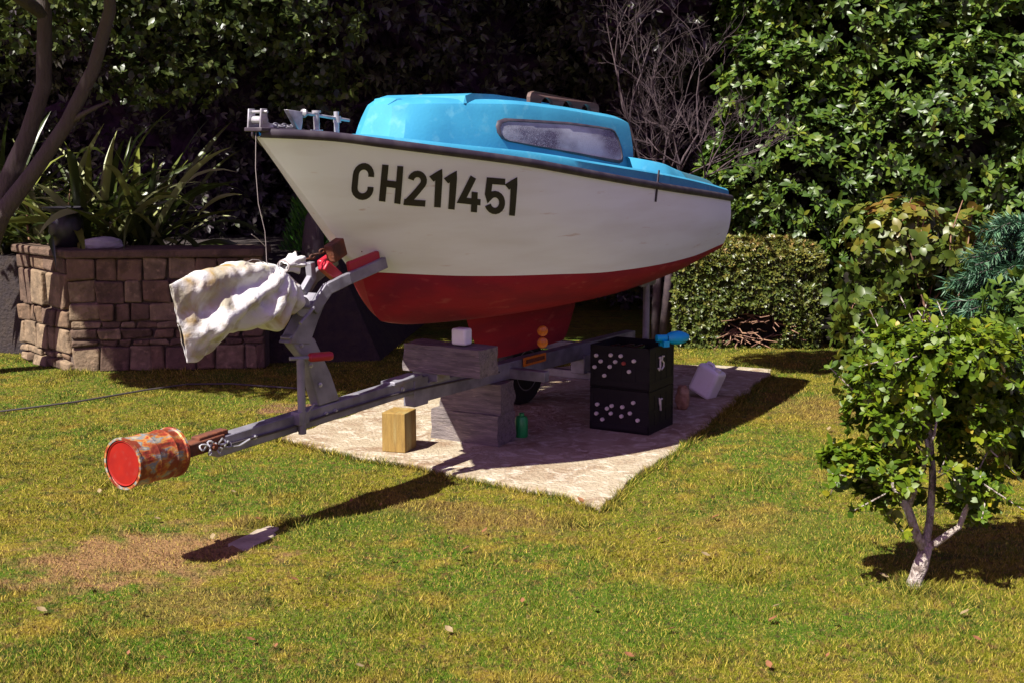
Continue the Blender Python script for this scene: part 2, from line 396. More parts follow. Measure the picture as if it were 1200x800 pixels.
M['stoneblocks'] = [mat('wall_stone', c, .92, c2=tuple(x * .55 for x in c), scale=9, c3=tuple(min(1, x * 1.25) for x in c), s3=22, bump=.6, bscale=30)
                    for c in ((.16, .10, .06), (.225, .158, .098), (.12, .074, .05))]

# ------------------------------------------------------------------ ground and lawn
SLAB = [(-1.353, 7.28), (-.81, 6.82), (-.53, 6.68), (-.31, 6.46), (0., 6.24), (.27, 6.07), (.41, 5.80), (.60, 6.37), (.79, 6.68), (.95, 7.05), (1.32, 7.95), (1.98, 9.6), (1.62, 9.76), (.7, 9.9), (-.35, 9.3)]
def height(x, y): return .018 * mnoise.noise((x * .7, y * .7, 0)) + .006 * mnoise.noise((x * 3, y * 3, 4))
def gz(x, y):
    k = max(0., min(1., (16 - abs(y - 7)) / 6)) * max(0., min(1., (11 - abs(x)) / 4))
    return height(x, y) * k
xs = sorted(set([-300, -150, -60, -30, -18] + [round(-12 + .2 * i, 3) for i in range(121)] + [18, 30, 60, 150, 300]))
ys = sorted(set([-300, -150, -60, -30, -14, -8] + [round(-5 + .2 * i, 3) for i in range(131)] + [26, 40, 80, 150, 300]))
g = MB(); g.grid([[Vector((x, y, gz(x, y))) for x in xs] for y in ys], flip=True)
props(g.build('lawn_ground', M['lawn'], smooth=True, sharp=0), kind='structure')

def in_poly(px, py, poly):
    ins = np.zeros(len(px), bool); n = len(poly)
    for i in range(n):
        x1, y1 = poly[i]; x2, y2 = poly[(i + 1) % n]
        c = ((y1 > py) != (y2 > py)); ins ^= c & (px < (x2 - x1) * (py - y1) / (y2 - y1 + 1e-12) + x1)
    return ins

def grass():
    N = 620000
    y = 3.6 + 7.4 * rng.random(N) ** 1.45; x = (rng.random(N) * 2 - 1) * (.42 * y + .35)
    px = x + rng.normal(size=N) * .035; py = y + rng.normal(size=N) * .035
    keep = ~in_poly(px, py, SLAB)
    pv = ((x + 1.13 - (y - 5.38) * .3) / .085) ** 2 + ((y - 5.38) / .20) ** 2; keep &= pv > 1
    # thin it where the ground is worn
    d = ((x + 1.55) / .75) ** 2 + ((y - 5.15) / .5) ** 2; keep &= (d > .7 + .6 * rng.random(N)) | (rng.random(N) < .7)
    x = x[keep]; y = y[keep]
    tx, ty = [], []
    for k in range(len(SLAB)):
        (x1, y1), (x2, y2) = SLAB[k], SLAB[(k + 1) % len(SLAB)]; m_ = int(math.hypot(x2 - x1, y2 - y1) * 900); u = rng.random(m_)
        off = np.abs(rng.normal(size=m_)) * .022; L_ = math.hypot(x2 - x1, y2 - y1); nx_, ny_ = (y2 - y1) / L_, -(x2 - x1) / L_
        px_ = x1 + (x2 - x1) * u - nx_ * (off + .0); py_ = y1 + (y2 - y1) * u - ny_ * (off + .0)
        ins = in_poly(px_, py_, SLAB); px_ = np.where(ins, px_ + 2 * nx_ * off, px_); py_ = np.where(ins, py_ + 2 * ny_ * off, py_); tx.append(px_); ty.append(py_)
    for (cx, cy, r_, m_) in [(1.57, 4.78, .07, 900), (1.62, 4.74, .16, 700), (-1.17, 5.62, .08, 500), (-1.0, 5.60, .05, 250), (.28, 5.62, .10, 500), (-3.3, 9.45, .12, 500), (-2.6, 9.55, .2, 500), (.9, 4.9, .12, 350), (-.4, 4.5, .14, 400), (1.2, 6.3, .15, 450), (-2.0, 6.3, .12, 350)]:
        tx.append(cx + rng.normal(size=m_) * r_ * .6); ty.append(cy + rng.normal(size=m_) * r_ * .6)
    nt_ = sum(len(q) for q in tx); x = np.concatenate([x] + tx); y = np.concatenate([y] + ty); n = len(x)
    extra = np.zeros(n); extra[n - nt_:] = .012 + .022 * rng.random(nt_)
    dens = np.array([mnoise.noise((a * 1.7, b * 1.7, 9)) for a, b in zip(x, y)])
    wild = np.array([mnoise.noise((a * 5, b * 5, 2)) for a, b in zip(x, y)]); wild = np.clip((wild - .28) * 3, 0, 1)
    tall = .015 * wild * rng.random(n) + .006 + .010 * rng.random(n) + .009 * np.clip(dens, 0, 1) + extra
    z = np.array([gz(a, b) for a, b in zip(x, y)])
    az = rng.random(n) * 2 * math.pi; lean = .35 + 1.1 * rng.random(n)
    tip = np.stack([x + np.cos(az) * tall * lean, y + np.sin(az) * tall * lean, z + tall], 1)
    wd = .0007 + .0009 * rng.random(n) + y * .00018
    az2 = rng.random(n) * math.pi; sx = np.cos(az2) * wd; sy = np.sin(az2) * wd
    base = np.stack([x, y, z - .004], 1); s = np.stack([sx, sy, np.zeros(n)], 1)
    V = np.stack([base - s, base + s, tip], 1).reshape(-1, 3)
    T = np.arange(n * 3).reshape(-1, 3)
    o = np_mesh('lawn_grass', V, T, M['blade'], rnd=np.repeat(rng.random(n), 3))
    props(o, 'short sunburnt lawn grass', 'grass', kind='stuff')
grass()

# concrete slab with a broken edge
def slab():
    pts = []
    r = random.Random(3); n = len(SLAB)
    for i in range(n):
        a = Vector((*SLAB[i], 0)); b = Vector((*SLAB[(i + 1) % n], 0)); L = (b - a).length; k = max(2, int(L / .06))
        nrm = Vector((b.y - a.y, a.x - b.x, 0)).normalized()
        for j in range(k):
            p = a.lerp(b, j / k); q = mnoise.noise(p * 4.5) * .045 + mnoise.noise(p * 17) * .018
            pts.append(p + nrm * q)
    top = .020
    bm = bmesh.new()
    vt = [bm.verts.new((p.x, p.y, top)) for p in pts]; vb = [bm.verts.new((p.x, p.y, -.06)) for p in pts]
    bm.faces.new(vt)
    for i in range(len(pts)): bm.faces.new((vt[i], vb[i], vb[(i + 1) % len(pts)], vt[(i + 1) % len(pts)]))
    bmesh.ops.recalc_face_normals(bm, faces=bm.faces)
    me = bpy.data.meshes.new('concrete_slab'); bm.to_mesh(me); bm.free()
    o = link_mesh('concrete_slab', me, M['slab'], smooth=False, bevel=.01)
    props(o, kind='structure')
slab()
SL = .020
def blob_poly(cx, cy, rx, ry, rot, n=28, seed=0, rough=.12):
    out = []
    for i in range(n):
        t = 2 * math.pi * i / n; q = 1 + rough * mnoise.noise((math.cos(t) * 2 + seed, math.sin(t) * 2, seed))
        sx = abs(math.cos(t)) ** .6 * math.copysign(1, math.cos(t)); sy = abs(math.sin(t)) ** .6 * math.copysign(1, math.sin(t))
        x = rx * q * sx; y = ry * q * sy
        out.append((cx + x * math.cos(rot) - y * math.sin(rot), cy + x * math.sin(rot) + y * math.cos(rot)))
    return out
b = MB(); b.prism(blob_poly(-1.13, 5.38, .065, .20, R(-17), seed=2, rough=.35), lambda x, y, d: Vector((x, y, d)), -.03, .007)
props(b.build('paving_stone', M['paver'], smooth=False, bevel=.006), 'flat pale stone sunk in the lawn where the trailer shadow ends', 'paving stone')

# ------------------------------------------------------------------ the boat and trailer frame: x aft along the trailer, y to starboard, z up
AX = math.atan2(.85023, .52641)
A0 = Vector((-1.479, 4.959, 0)); TX = Vector((.52641, .85023, 0)); TY = Vector((-.85023, .52641, 0))
def world(t, b, z): return A0 + TX * t - TY * b + Vector((0, 0, z))       # b = port offset
OFF = (2.4, 0, .47)
boat = thing('sailing_boat', 'small blue and white cabin boat with red bottom propped on a trailer', 'boat', world(2.4, 0, .47), AX)
def BB(): return MB(OFF)
def P(t, b, z): return Vector((t, -b, z))

gb = pchip([.74, .80, .95, 1.2, 1.6, 2.0, 2.5, 3.0, 3.5, 4.0, 4.5], [.0, .07, .2, .38, .57, .69, .755, .765, .75, .71, .64])
zg = pchip([.74, .96, 1.16, 1.45, 1.8, 2.43, 3.18, 4.5], [1.737, 1.722, 1.692, 1.654, 1.612, 1.531, 1.453, 1.34])
wb = pchip([1.43, 1.55, 1.8, 2.2, 2.7, 3.2, 3.8, 4.5], [0, .16, .36, .54, .645, .68, .66, .60])
wz = pchip([1.43, 1.8, 2.3, 2.8, 3.4, 3.8, 4.5], [1.094, 1.06, 1.036, 1.014, 1.010, 1.016, 1.055])
G0, W0, END = .74, 1.43, 4.5
def sgrid(n=56): return [(i / n) ** 1.35 for i in range(n + 1)]
def side(s, v):
    tg = G0 + s * (END - G0); tw = W0 + s * (END - W0)
    bul = .022 * math.sin(math.pi * v) * min(1, s * 4)
    return ((1 - v) * tg + v * tw, (1 - v) * gb(tg) + v * wb(tw) + bul, (1 - v) * zg(tg) + v * wz(tw))
kz = pchip([1.60, 1.75, 2.0, 2.5, 3.2, 3.8, 4.5], [.83, .80, .785, .775, .785, .83, .93])
def bott(s, v):
    """v 0 at the waterline, 1 at the centreline"""
    tw = W0 + s * (END - W0); t1 = 1.60 + s * (END - 1.60)
    B = wb(tw); zw = wz(tw); zk = kz(t1)
    # stem below the waterline curves from (1.43, 1.094) to (1.6, .83)
    a = v * math.pi / 2
    b_ = B * math.cos(a) ** .8 if v < 1 else 0
    z_ = zw - (zw - zk) * math.sin(a) ** 1.15
    t_ = tw + (t1 - tw) * (1 - math.cos(a)) ** .75
    return (t_, max(b_, 0), z_)
S = sgrid()
b = BB()
for sg in (1, -1):
    b.grid([[P(t, sg * q, z) for (t, q, z) in [side(s, j / 12) for j in range(13)]] for s in S], flip=sg < 0)
b.build('topsides', M['gelcoat'], boat, sharp=50)
b = BB()
for sg in (1, -1):
    b.grid([[P(t, sg * q, z) for (t, q, z) in [bott(s, j / 14) for j in range(15)]] for s in S], flip=sg < 0)
b.build('bottom', M['red'], boat, sharp=50)
# transom
b = BB()
for nm, f, mt in (('transom', side, 'gelcoat'), ('transom_bottom', bott, 'red')):
    b = BB(); nn = 12
    prof = [f(1., j / nn) for j in range(nn + 1)]
    vs = [P(t + .002, q, z) for t, q, z in prof] + [P(t + .002, -q, z) for t, q, z in prof]
    fs = [(j, j + 1, nn + 1 + j + 1, nn + 1 + j) for j in range(nn)]
    b.add(vs, fs); b.build(nm, M[mt], boat, smooth=False)
# keel
b = BB()
kp = [(2.30, .83), (2.48, .53), (3.45, .455), (3.60, .83)]
def keel_sec(t0, t1, z, th, n=12):
    out = []
    for i in range(n):
        a = 2 * math.pi * i / n; x = (1 - math.cos(a)) / 2; out.append(P(t0 + (t1 - t0) * x, th * math.sin(a) * (1 - .5 * x), z))
    return out
secs = [keel_sec(2.30, 3.60, .84, .075), keel_sec(2.36, 3.56, .70, .06), keel_sec(2.46, 3.47, .55, .05), keel_sec(2.52, 3.42, .505, .042)]
vs = [p for s_ in secs for p in s_]; fs = []
for i in range(3):
    for j in range(12): fs.append((i * 12 + j, i * 12 + (j + 1) % 12, (i + 1) * 12 + (j + 1) % 12, (i + 1) * 12 + j))
fs.append(tuple(36 + j for j in range(12))); fs.append(tuple(range(11, -1, -1)))
b.add(vs, fs); b.build('keel', M['red'], boat)
# rubbing strake: D-section along the gunwale, round the bow
b = BB()
prof = [(-.004, -.006), (.014, -.004), (.022, .008), (.020, .024), (.010, .034), (-.012, .036)]
for sg in (1, -1):
    rows = []
    for s in S:
        t, q, z = side(s, 0); rows.append([P(t - (.012 if s < .02 else 0), sg * max(q + o, 0), z + h) for o, h in prof])
    b.grid(rows, flip=sg > 0)
b.build('rubbing_strake', M['strake'], boat, sharp=60)
# deck edge, side decks, foredeck
cb = pchip([1.53, 1.57, 1.8, 2.2, 2.7, 3.3], [.095, .150, .275, .425, .52, .55])      # cabin half breadth at its foot
cr = pchip([1.60, 1.64, 1.85, 2.2, 2.7, 3.3], [.07, .115, .235, .38, .465, .49])   # at the roof edge
def zdeck(t): return zg(t) + pchip([.74, .98, 1.10, 1.5, 2.2, 3.3, 4.5], [.016, .018, .046, .056, .080, .095, .075])(t)
b = BB()
rows = []
for i in range(70):
    t = .86 + (4.5 - .86) * (i / 69); q = gb(t); e = min(.03, q * .4)
    half = [(q - e * .35, zg(t) + .030), (q - e * .55, zdeck(t) - .012), (q - e, zdeck(t)), (q * .55, zdeck(t) + .012 * min(1, max(0, (t - 1.1) * 5))), (0, zdeck(t) + .018 * min(1, max(0, (t - 1.1) * 5)))]
    rows.append([P(t, x, z) for x, z in half] + [P(t, -x, z) for x, z in half[-2::-1]])
cut = [r for r in rows]
b.grid([r for r in rows if r[0].x < 3.36], flip=True)
# aft: only the side decks, with the well open between them
for sg in (1, -1):
    rr = []
    for r in rows:
        if r[0].x < 3.29: continue
        t = r[0].x; q = gb(t); e = .03
        pr = [(q - .01, zg(t) + .030), (q - .015, zdeck(t) - .012), (q - .03, zdeck(t)), (q - .14, zdeck(t) + .004), (q - .15, zdeck(t) - .02), (q - .16, .98)]
        rr.append([P(t, sg * x, z) for x, z in pr])
    b.grid(rr, flip=sg > 0)
b.build('deck', M['blue'], boat, sharp=40)
b = BB(); b.grid([[P(t, x, 1.0) for x in (-.56, .56)] for t in (3.28, 4.49)]); b.build('cockpit_sole', M['gelcoat'], boat, smooth=False)
# cockpit coaming, running aft from the cabin and turning in at the stern; its after half is a darker teal
czt = pchip([3.17, 3.3, 3.6, 4.0, 4.47], [1.632, 1.605, 1.548, 1.500, 1.435])
def coam(t0, t1, n, name, m):
    for sg in (1, -1):
        b = BB(); rows = []
        for i in range(n + 1):
            t = t0 + (t1 - t0) * i / n; q = gb(t) - .035 - (.05 * max(0, (t - 4.1) / .37) ** 2)
            q += (.585 - q) * max(0, 1 - (t - 3.17) / .22) ** 1.6
            zt = czt(t); z0 = zdeck(t) - .004
            rows.append([P(t, sg * x, z) for x, z in ((q + .008, z0), (q - .02, zt - .01), (q - .032, zt), (q - .06, zt), (q - .07, zt - .012), (q - .085, z0 - .02))])
        b.grid(rows, flip=sg > 0); b.build(name, m, boat, sharp=40)
    if t1 > 4.4: b = BB(); b.box(P(4.475, 0, (1.437 + 1.25) / 2), (.05, 1.08, 1.437 - 1.25)); b.build('transom_board', m, boat)
coam(3.17, 3.62, 18, 'cockpit_coaming', M['blue'])
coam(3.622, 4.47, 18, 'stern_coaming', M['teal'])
# cabin
def zbase(t): return zdeck(t) + .006
zr = pchip([1.60, 1.66, 1.85, 2.2, 2.5, 2.9, 3.2, 3.3], [1.880, 1.892, 1.898, 1.902, 1.888, 1.862, 1.840, 1.822])
def cab(t_, v):
    """point on the port cabin side; t_ in 0..1 from front to aft, v 0 foot, 1 roof edge"""
    tb = 1.53 + t_ * (3.25 - 1.53); tr = 1.60 + t_ * (3.30 - 1.60)
    q0 = cb(tb); q1 = cr(tr); z0 = zbase(tb); z1 = zr(tr)
    return Vector((tb + (tr - tb) * v, q0 + (q1 - q0) * v + (.012 * math.sin(math.pi * v) if t_ > .02 else 0), z0 + (z1 - z0) * v))
ts = [0, .0225, .035, .05] + [.05 + .95 * i / 40 for i in range(1, 41)]
cabin = None
b = BB()
rows = []
for t_ in ts:
    half = [cab(t_, v) for v in (0, .15, .3, .5, .7, .85, .95)]
    e = cab(t_, 1.); g_ = min(.045, e.y * .4); q_ = .4 if t_ == 0 else 1
    roof = [(e.y - .004, e.z + .003), (e.y - g_, e.z + .024 * q_), (e.y * .6, e.z + .032 * q_), (e.y * .3, e.z + .037 * q_), (0, e.z + .038 * q_)]
    pts = [P(p.x, p.y, p.z) for p in half] + [P(e.x, y, z) for y, z in roof]
    rows.append(pts + [Vector((p.x, -p.y, p.z)) for p in pts[-2::-1]])
b.grid(rows, flip=True)
n_ = len(rows[-1]); k0 = len(b.v)
b.add(rows[-1], [tuple(range(n_))]); b.add(rows[0], [tuple(range(n_))[::-1]])
cabin = b.build('cabin', M['blue'], boat, sharp=16)
# sliding hatch on the roof
b = BB()
rows = []
for t in [1.92, 1.94, 2.0, 2.2, 2.5, 2.8, 2.98, 3.0]:
    z = zr(t) + .034; h = -.035 if t in (1.92, 3.0) else (.008 if t in (1.94, 2.98) else .020)
    rows.append([P(t, x, z + (h if abs(x) < .27 else 0) - (.03 if abs(x) > .27 else 0)) for x in (-.275, -.265, -.25, 0, .25, .265, .275)])
b.grid(rows, flip=False); b.build('hatch', M['blue'], cabin, sharp=25)
# scalloped grab rails
for sg in (1, -1):
    t0, t1 = 2.40, 3.06; poly = []; nn = 60
    for i in range(nn + 1): # lower edge with three arched finger holes
        u = i / nn; k = 0
        for c in (.21, .50, .79):
            dd = abs(u - c) / .085
            if dd < 1: k = max(k, math.sqrt(1 - dd * dd))
        poly.append((u, -.03 + k * .052))
    top = [(1.0, .012), (.985, .030), (.95, .036), (.05, .046), (.015, .036), (0, .015)]
    def fn(x, y, d):
        t = t0 + (t1 - t0) * x; return P(t, sg * (cr(t) - .07 + d), zr(t) + .040 + y)
    b = BB(); b.prism(poly + top, fn, -.011, .011); b.build('grab_rail', M['wood'], cabin, smooth=False)
# side windows: a dark frame round acrylic with a pale reflection painted in
def cab_at(t, z):
    lo = Vector(); v = .5; t_ = (t - 1.53) / 1.71
    for _ in range(25):
        p = cab(t_, v); e0 = cab(t_, 0).z; e1 = cab(t_, 1).z
        v += (z - p.z) / (e1 - e0); t_ += (t - p.x) / 1.71
    return cab(t_, v)
WIN = [(2.125, 1.716), (2.09, 1.730), (2.07, 1.757), (2.068, 1.787), (2.085, 1.812), (2.13, 1.824), (2.3, 1.820), (2.6, 1.812), (2.9, 1.795), (3.04, 1.784), (3.075, 1.772),
       (3.10, 1.735), (3.115, 1.68), (3.12, 1.63), (3.11, 1.612), (3.08, 1.604), (2.9, 1.622), (2.6, 1.656), (2.3, 1.692)]
wc = (2.56, 1.72)
def wring(k, off):
    out = []
    for t, z in WIN:
        dx, dz = t - wc[0], z - wc[1]; L = math.hypot(dx / .5, dz / .12) 
        t2 = wc[0] + dx * (1 - k / .55); z2 = wc[1] + dz * (1 - k / .10)
        p = cab_at(t2, z2); out.append(Vector((p.x, p.y + off, p.z + off * .15)))
    return out
for sg in (1, -1):
    rings = [wring(-.009, -.002), wring(-.007, .009), wring(.006, .012), wring(.010, .003)]
    b = BB(); n_ = len(WIN)
    vs = [P(p.x, sg * p.y, p.z) for r in rings for p in r]
    fs = [(i * n_ + j, i * n_ + (j + 1) % n_, (i + 1) * n_ + (j + 1) % n_, (i + 1) * n_ + j) for i in range(3) for j in range(n_)]
    b.add(vs, fs); wf = b.build('window', M['strake'], cabin, sharp=60)
    b = BB(); rows = []
    low = [WIN[k] for k in (2, 1, 0, 18, 17, 16, 15, 14, 13)]; upp = [WIN[k] for k in (3, 4, 5, 6, 7, 8, 9, 10, 11)]
    for (ta, za), (tb_, zb_) in zip(low, upp):
        for_row = []
        for k in range(7):
            u = .03 + .94 * k / 6; t, z = ta + (tb_ - ta) * u, za + (zb_ - za) * u
            p = cab_at(wc[0] + (t - wc[0]) * .99, z); for_row.append(P(p.x, sg * (p.y + .0065), p.z + .001))
        rows.append(for_row)
    b.grid(rows); b.build('pane', M['glass'], wf, smooth=True, sharp=0)
# brass-coloured catch at the aft roof corner
b = BB(); b.lathe([(.012, 0), (.016, .01), (.010, .018)], P(3.285, .475, 1.80), (0, -1, 0), 10); b.build('cabin_light', M['alu'], cabin)
# registration number, drawn as strokes on the port side
def glyph(ch, wd, ht):
    k = 4.2; a = lambda cx, cy, rx, ry, d0, d1, n=10: [(cx + rx * math.cos(R(d0 + (d1 - d0) * i / n)), cy + ry * math.sin(R(d0 + (d1 - d0) * i / n))) for i in range(n + 1)]
    rx = wd / 2 - k; r = min(rx, ht * .24)
    if ch == 'C': return [a(wd / 2, k + r, rx, r, 10, -180) + a(wd / 2, ht - k - r, rx, r, 180, -10)]
    if ch == 'H': return [[(k, 0), (k, ht)], [(wd - k, 0), (wd - k, ht)], [(k, ht * .5), (wd - k, ht * .5)]]
    if ch == '2': return [a(wd / 2, k + r, rx, r, -175, 30) + [(k * .9, ht - k)], [(0, ht - k), (wd, ht - k)]]
    if ch == '1': return [[(4.2, 10.0), (wd - k - 1, 4.0), (wd - k, 3.2), (wd - k, ht)]]
    if ch == '4': return [[(wd * .62, 0), (k * .7, ht * .70), (wd, ht * .70)], [(wd * .70, ht * .42), (wd * .70, ht)]]
    if ch == '5': return [[(wd - 1, k), (k + 1.5, k), (k, ht * .47)] + a(wd / 2, ht - k - r * 1.05, rx, r * 1.1, -150, 160, 16)]
TXT = [('C', (.0673, .1475), (.0887, .1375), (.0373, .4225), (.06, .425), 30), ('H', (.096, .1375), (.1193, .1325), (.066, .4225), (.088, .4325), 28),
       ('2', (.1233, .155), (.146, .1525), (.0907, .4375), (.116, .435), 26), ('1', (.1463, .15), (.166, .14), (.1187, .4325), (.136, .4325), 17),
       ('1', (.1643, .1525), (.1847, .1425), (.1363, .4375), (.1533, .4425), 17), ('4', (.187, .155), (.216, .16), (.1587, .4475), (.188, .4525), 28),
       ('5', (.2233, .1475), (.2553, .1425), (.1933, .4525), (.2253, .4575), 28), ('1', (.2507, .15), (.2747, .14), (.2223, .4575), (.242, .4625), 17)]
def side_off(s, v, off):
    p = Vector(side(s, v)); e = .004
    du = Vector(side(s + e, v)) - p; dv = Vector(side(s, v + e)) - p
    nrm = du.cross(dv).normalized()
    if nrm.y < 0: nrm = -nrm
    return p + nrm * off
b = BB()
HT = 46.
for ch, tl, tr, bl, br, wd in TXT:
    lev = 0
    for line in glyph(ch, wd, HT):
        lev += 1
        # resample, then a mitred ribbon
        pts = [Vector((*line[0], 0))]
        for q in line[1:]:
            q = Vector((*q, 0)); p = pts[-1]; m_ = max(1, int((q - p).length / 3)); pts += [p.lerp(q, (j + 1) / m_) for j in range(m_)]
        L_, R_ = [], []
        for i, p in enumerate(pts):
            d0 = (p - pts[i - 1]).normalized() if i else (pts[1] - p).normalized(); d1 = (pts[i + 1] - p).normalized() if i < len(pts) - 1 else d0
            t = (d0 + d1).normalized(); nn = Vector((-t.y, t.x, 0)); sc_ = 4.1 / max(.55, nn.dot(Vector((-d0.y, d0.x, 0))))
            L_.append(p + nn * sc_); R_.append(p - nn * sc_)
        def mp_(p):
            u = p.x / wd; v = p.y / HT
            q = [(tl[i] * (1 - u) + tr[i] * u) * (1 - v) + (bl[i] * (1 - u) + br[i] * u) * v for i in (0, 1)]
            w_ = side_off(q[0], q[1], .002 + .0006 * lev); return P(w_.x, w_.y, w_.z)
        b.grid([[mp_(x), mp_(y)] for x, y in zip(L_, R_)])
b.build('registration_number', M['ink'], boat, fix=False, smooth=False)
# bow fittings
b = BB()   # stem plate and bow roller cheeks
b.beam(P(.70, 0, 1.765), P(.98, 0, 1.762), .10, .018)
b.build('stem_plate', M['strake'], boat, bevel=.004)
b = BB()
for y in (-.035, .035):
    b.prism([(.705, 1.76), (.735, 1.76), (.80, 1.775), (.755, 1.80), (.752, 1.853), (.715, 1.853)], lambda x, z, d, y=y: P(x, y + d, z), -.004, .004)
b.tube([P(.74, -.04, 1.805), P(.74, .04, 1.805)], .018, 10)
b.tube([P(.735, -.04, 1.84), P(.735, .055, 1.84)], .007, 8)
b.build('bow_roller', M['alu'], boat, bevel=.002)
b = BB()
b.prism([(.925, 1.765), (.945, 1.765), (.955, 1.80), (.955, 1.845), (.855, 1.852)], lambda x, z, d: P(x, d + .05, z), -.012, .012)
b.build('anchor_fluke', M['alu'], boat, bevel=.003)
b = BB()
for j in range(7):
    t = .77 + j * .028; c = P(t, .02 + .008 * (j % 2), 1.784 - .001 * j)
    b.tube([c + Vector((math.cos(a) * .018, math.sin(a) * (.010 if j % 2 else .004), math.sin(a) * (.004 if j % 2 else .010))) for a in [2 * math.pi * i / 10 for i in range(11)]], .0045, 6)
b.build('anchor_chain', M['steel'], boat)
b = BB()   # mooring bitts with a cross bar
b.tube([P(1.06, .05, 1.74), P(1.06, .05, 1.845)], .014, 12); b.tube([P(1.20, .05, 1.74), P(1.20, .05, 1.85)], .012, 12)
b.tube([P(.985, .05, 1.838), P(1.29, .05, 1.812)], .0075, 10)
b.lathe([(.010, 0), (.019, .006), (.019, .016), (.010, .022)], P(.965, .05, 1.839), (1, 0, -.08), 12)
b.lathe([(.020, 0), (.020, .010)], P(1.06, .05, 1.842), (0, 0, 1), 12); b.lathe([(.028, 0), (.028, .01)], P(1.06, .05, 1.757), (0, 0, 1), 12)
b.lathe([(.018, 0), (.018, .03)], P(1.205, .05, 1.80), (0, 0, 1), 12)
b.build('mooring_bitts', M['alu'], boat, sharp=40)
# shroud plate and its stain, tiller head at the stern
b = BB(); b.beam(P(3.10, .765, 1.385), P(3.115, .775, 1.56), .016, .006, (0, 1, 0)); b.build('chainplate', M['strake'], boat, bevel=.001)
b = BB()
b.prism([(4.50, 1.20), (4.58, 1.18), (4.60, 1.50), (4.50, 1.50)], lambda x, z, d: P(x, d, z), -.012, .012)
b.beam(P(4.58, 0, 1.49), P(4.40, .03, 1.51), .03, .03)
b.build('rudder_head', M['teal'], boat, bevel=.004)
b = BB(); b.lathe([(.004, 0), (.006, .003), (.004, .006)], P(1.36, .055, 1.20), (0, -1, 0), 8); b.build('bow_eye', M['strake'], boat)

# loose cord from the stem head down to the sack
cordpts = [world(.72, .0, 1.76), world(.70, .01, 1.6), world(.70, .02, 1.45), world(.725, .03, 1.33), world(.74, .02, 1.26), world(.73, .03, 1.2), world(.74, .03, 1.175)]
o = thing('mooring_cord', 'thin pale cord dangling from the bow to the white sack', 'cord', world(.74, .03, 1.175))
b = MB(o.location); b.tube(cordpts, .0016, 5); b.build('line', M['cord'], o)
b = MB(o.location); b.tube([world(.74, .02, 1.26), world(.66, .05, 1.30), world(.60, .07, 1.325)], .0016, 5); b.build('loose_end', M['cord'], o)

# ------------------------------------------------------------------ trailer
TOFF = (2.4, 0, 0)
trailer = thing('boat_trailer', 'grey galvanised boat trailer carrying the blue and white boat', 'trailer', world(2.4, 0, 0), AX)
def TB(): return MB(TOFF)
b = TB(); b.beam(P(.40, 0, .436), P(1.84, 0, .477), .062, .086); b.build('drawbar', M['steel'], trailer, bevel=.006)
b = TB(); b.beam(P(1.62, 0, .515), P(1.86, 0, .522), .09, .02); b.beam(P(1.80, .0, .44), P(1.92, 0, .44), .074, .15); b.build('hinge_bracket', M['steel'], trailer, bevel=.004)
b = TB(); b.beam(P(1.86, 0, .43), P(4.35, 0, .40), .075, .10); b.build('chassis_beam', M['steel'], trailer, bevel=.006)
b = TB(); b.box(P(2.0, 0, .503), (.12, .16, .05)); b.build('bolster', M['steel'], trailer, bevel=.004)
b = TB()  # coupling head, under the tin, with its rusty throat
b.beam(P(.16, 0, .452), P(.44, 0, .462), .07, .055); b.beam(P(.30, 0, .488), P(.47, 0, .494), .05, .022)
b.tube([P(.36, -.05, .45), P(.36, .06, .45)], .016, 10); b.build('coupling', M['rust'], trailer, bevel=.006)
b = TB()
for j, (t, q, z) in enumerate([(.30, .045, .46), (.335, .05, .468), (.37, .048, .452), (.405, .05, .465), (.44, .048, .446), (.33, .052, .436), (.385, .053, .430)]):
    a0 = j * .9
    b.tube([P(t + .018 * math.cos(a) * math.cos(a0), q + .006 * math.sin(a * 2), z + .013 * math.sin(a)) for a in [2 * math.pi * i / 10 for i in range(11)]], .0042, 6)
b.tube([P(.44, .05, .432), P(.50, .055, .428), P(.56, .06, .446)], .005, 6)
b.build('safety_chain', M['alu'], trailer)
for t in (.62, 1.10, 1.17, 1.70):
    b = TB(); b.lathe([(.0135, 0), (.0135, .004), (.009, .005), (.009, .012), (.0, .013)], P(t, .030, .437 + .033 * (t - .4) - .004), (0, -1, 0), 6); b.build('bolt', M['alu'], trailer, smooth=False)
for z in (.60, .70, .80):
    b = TB(); b.lathe([(.012, 0), (.012, .004), (.008, .005), (.008, .010), (.0, .011)], P(1.13 - (z - .5) * .62, .028, z), (0, -1, 0), 6); b.build('bolt', M['alu'], trailer, smooth=False)
b = TB(); b.tube([P(.45, .036, .44), P(.8, .040, .44), P(1.2, .040, .455), P(1.6, .040, .462), P(1.9, .042, .455), P(2.6, .045, .43)], .0055, 6); b.build('cable', M['hose'], trailer)
# winch post
b = TB()
b.prism([(1.06, .50), (1.21, .505), (1.15, .64), (1.04, .82), (.93, .87), (.86, .845), (.90, .80), (.98, .72)], lambda x, z, d: P(x, d, z), -.028, .028)
post = b.build('winch_post', M['steel'], trailer, bevel=.006)
b = TB(); b.prism([(.86, .82), (1.00, .80), (1.06, .90), (1.13, 1.0), (1.05, 1.03), (.96, .93)], lambda x, z, d: P(x, d, z), -.034, .034); 
for sg in (1, -1):
    path = [P(1.02, sg * .035, .95), P(1.10, sg * .06, 1.045), P(1.20, sg * .10, 1.085), P(1.31, sg * .125, 1.115), P(1.41, sg * .15, 1.145)]
    for i in range(4): b.beam(path[i], path[i + 1] + (path[i + 1] - path[i]) * .08, .028, .055)
b.beam(P(1.03, -.03, 1.03), P(1.10, -.03, 1.10), .03, .04); b.beam(P(1.095, -.03, 1.08), P(1.085, -.03, 1.165), .035, .035)
b.build('bow_snubber_arms', M['steel'], trailer, bevel=.004)
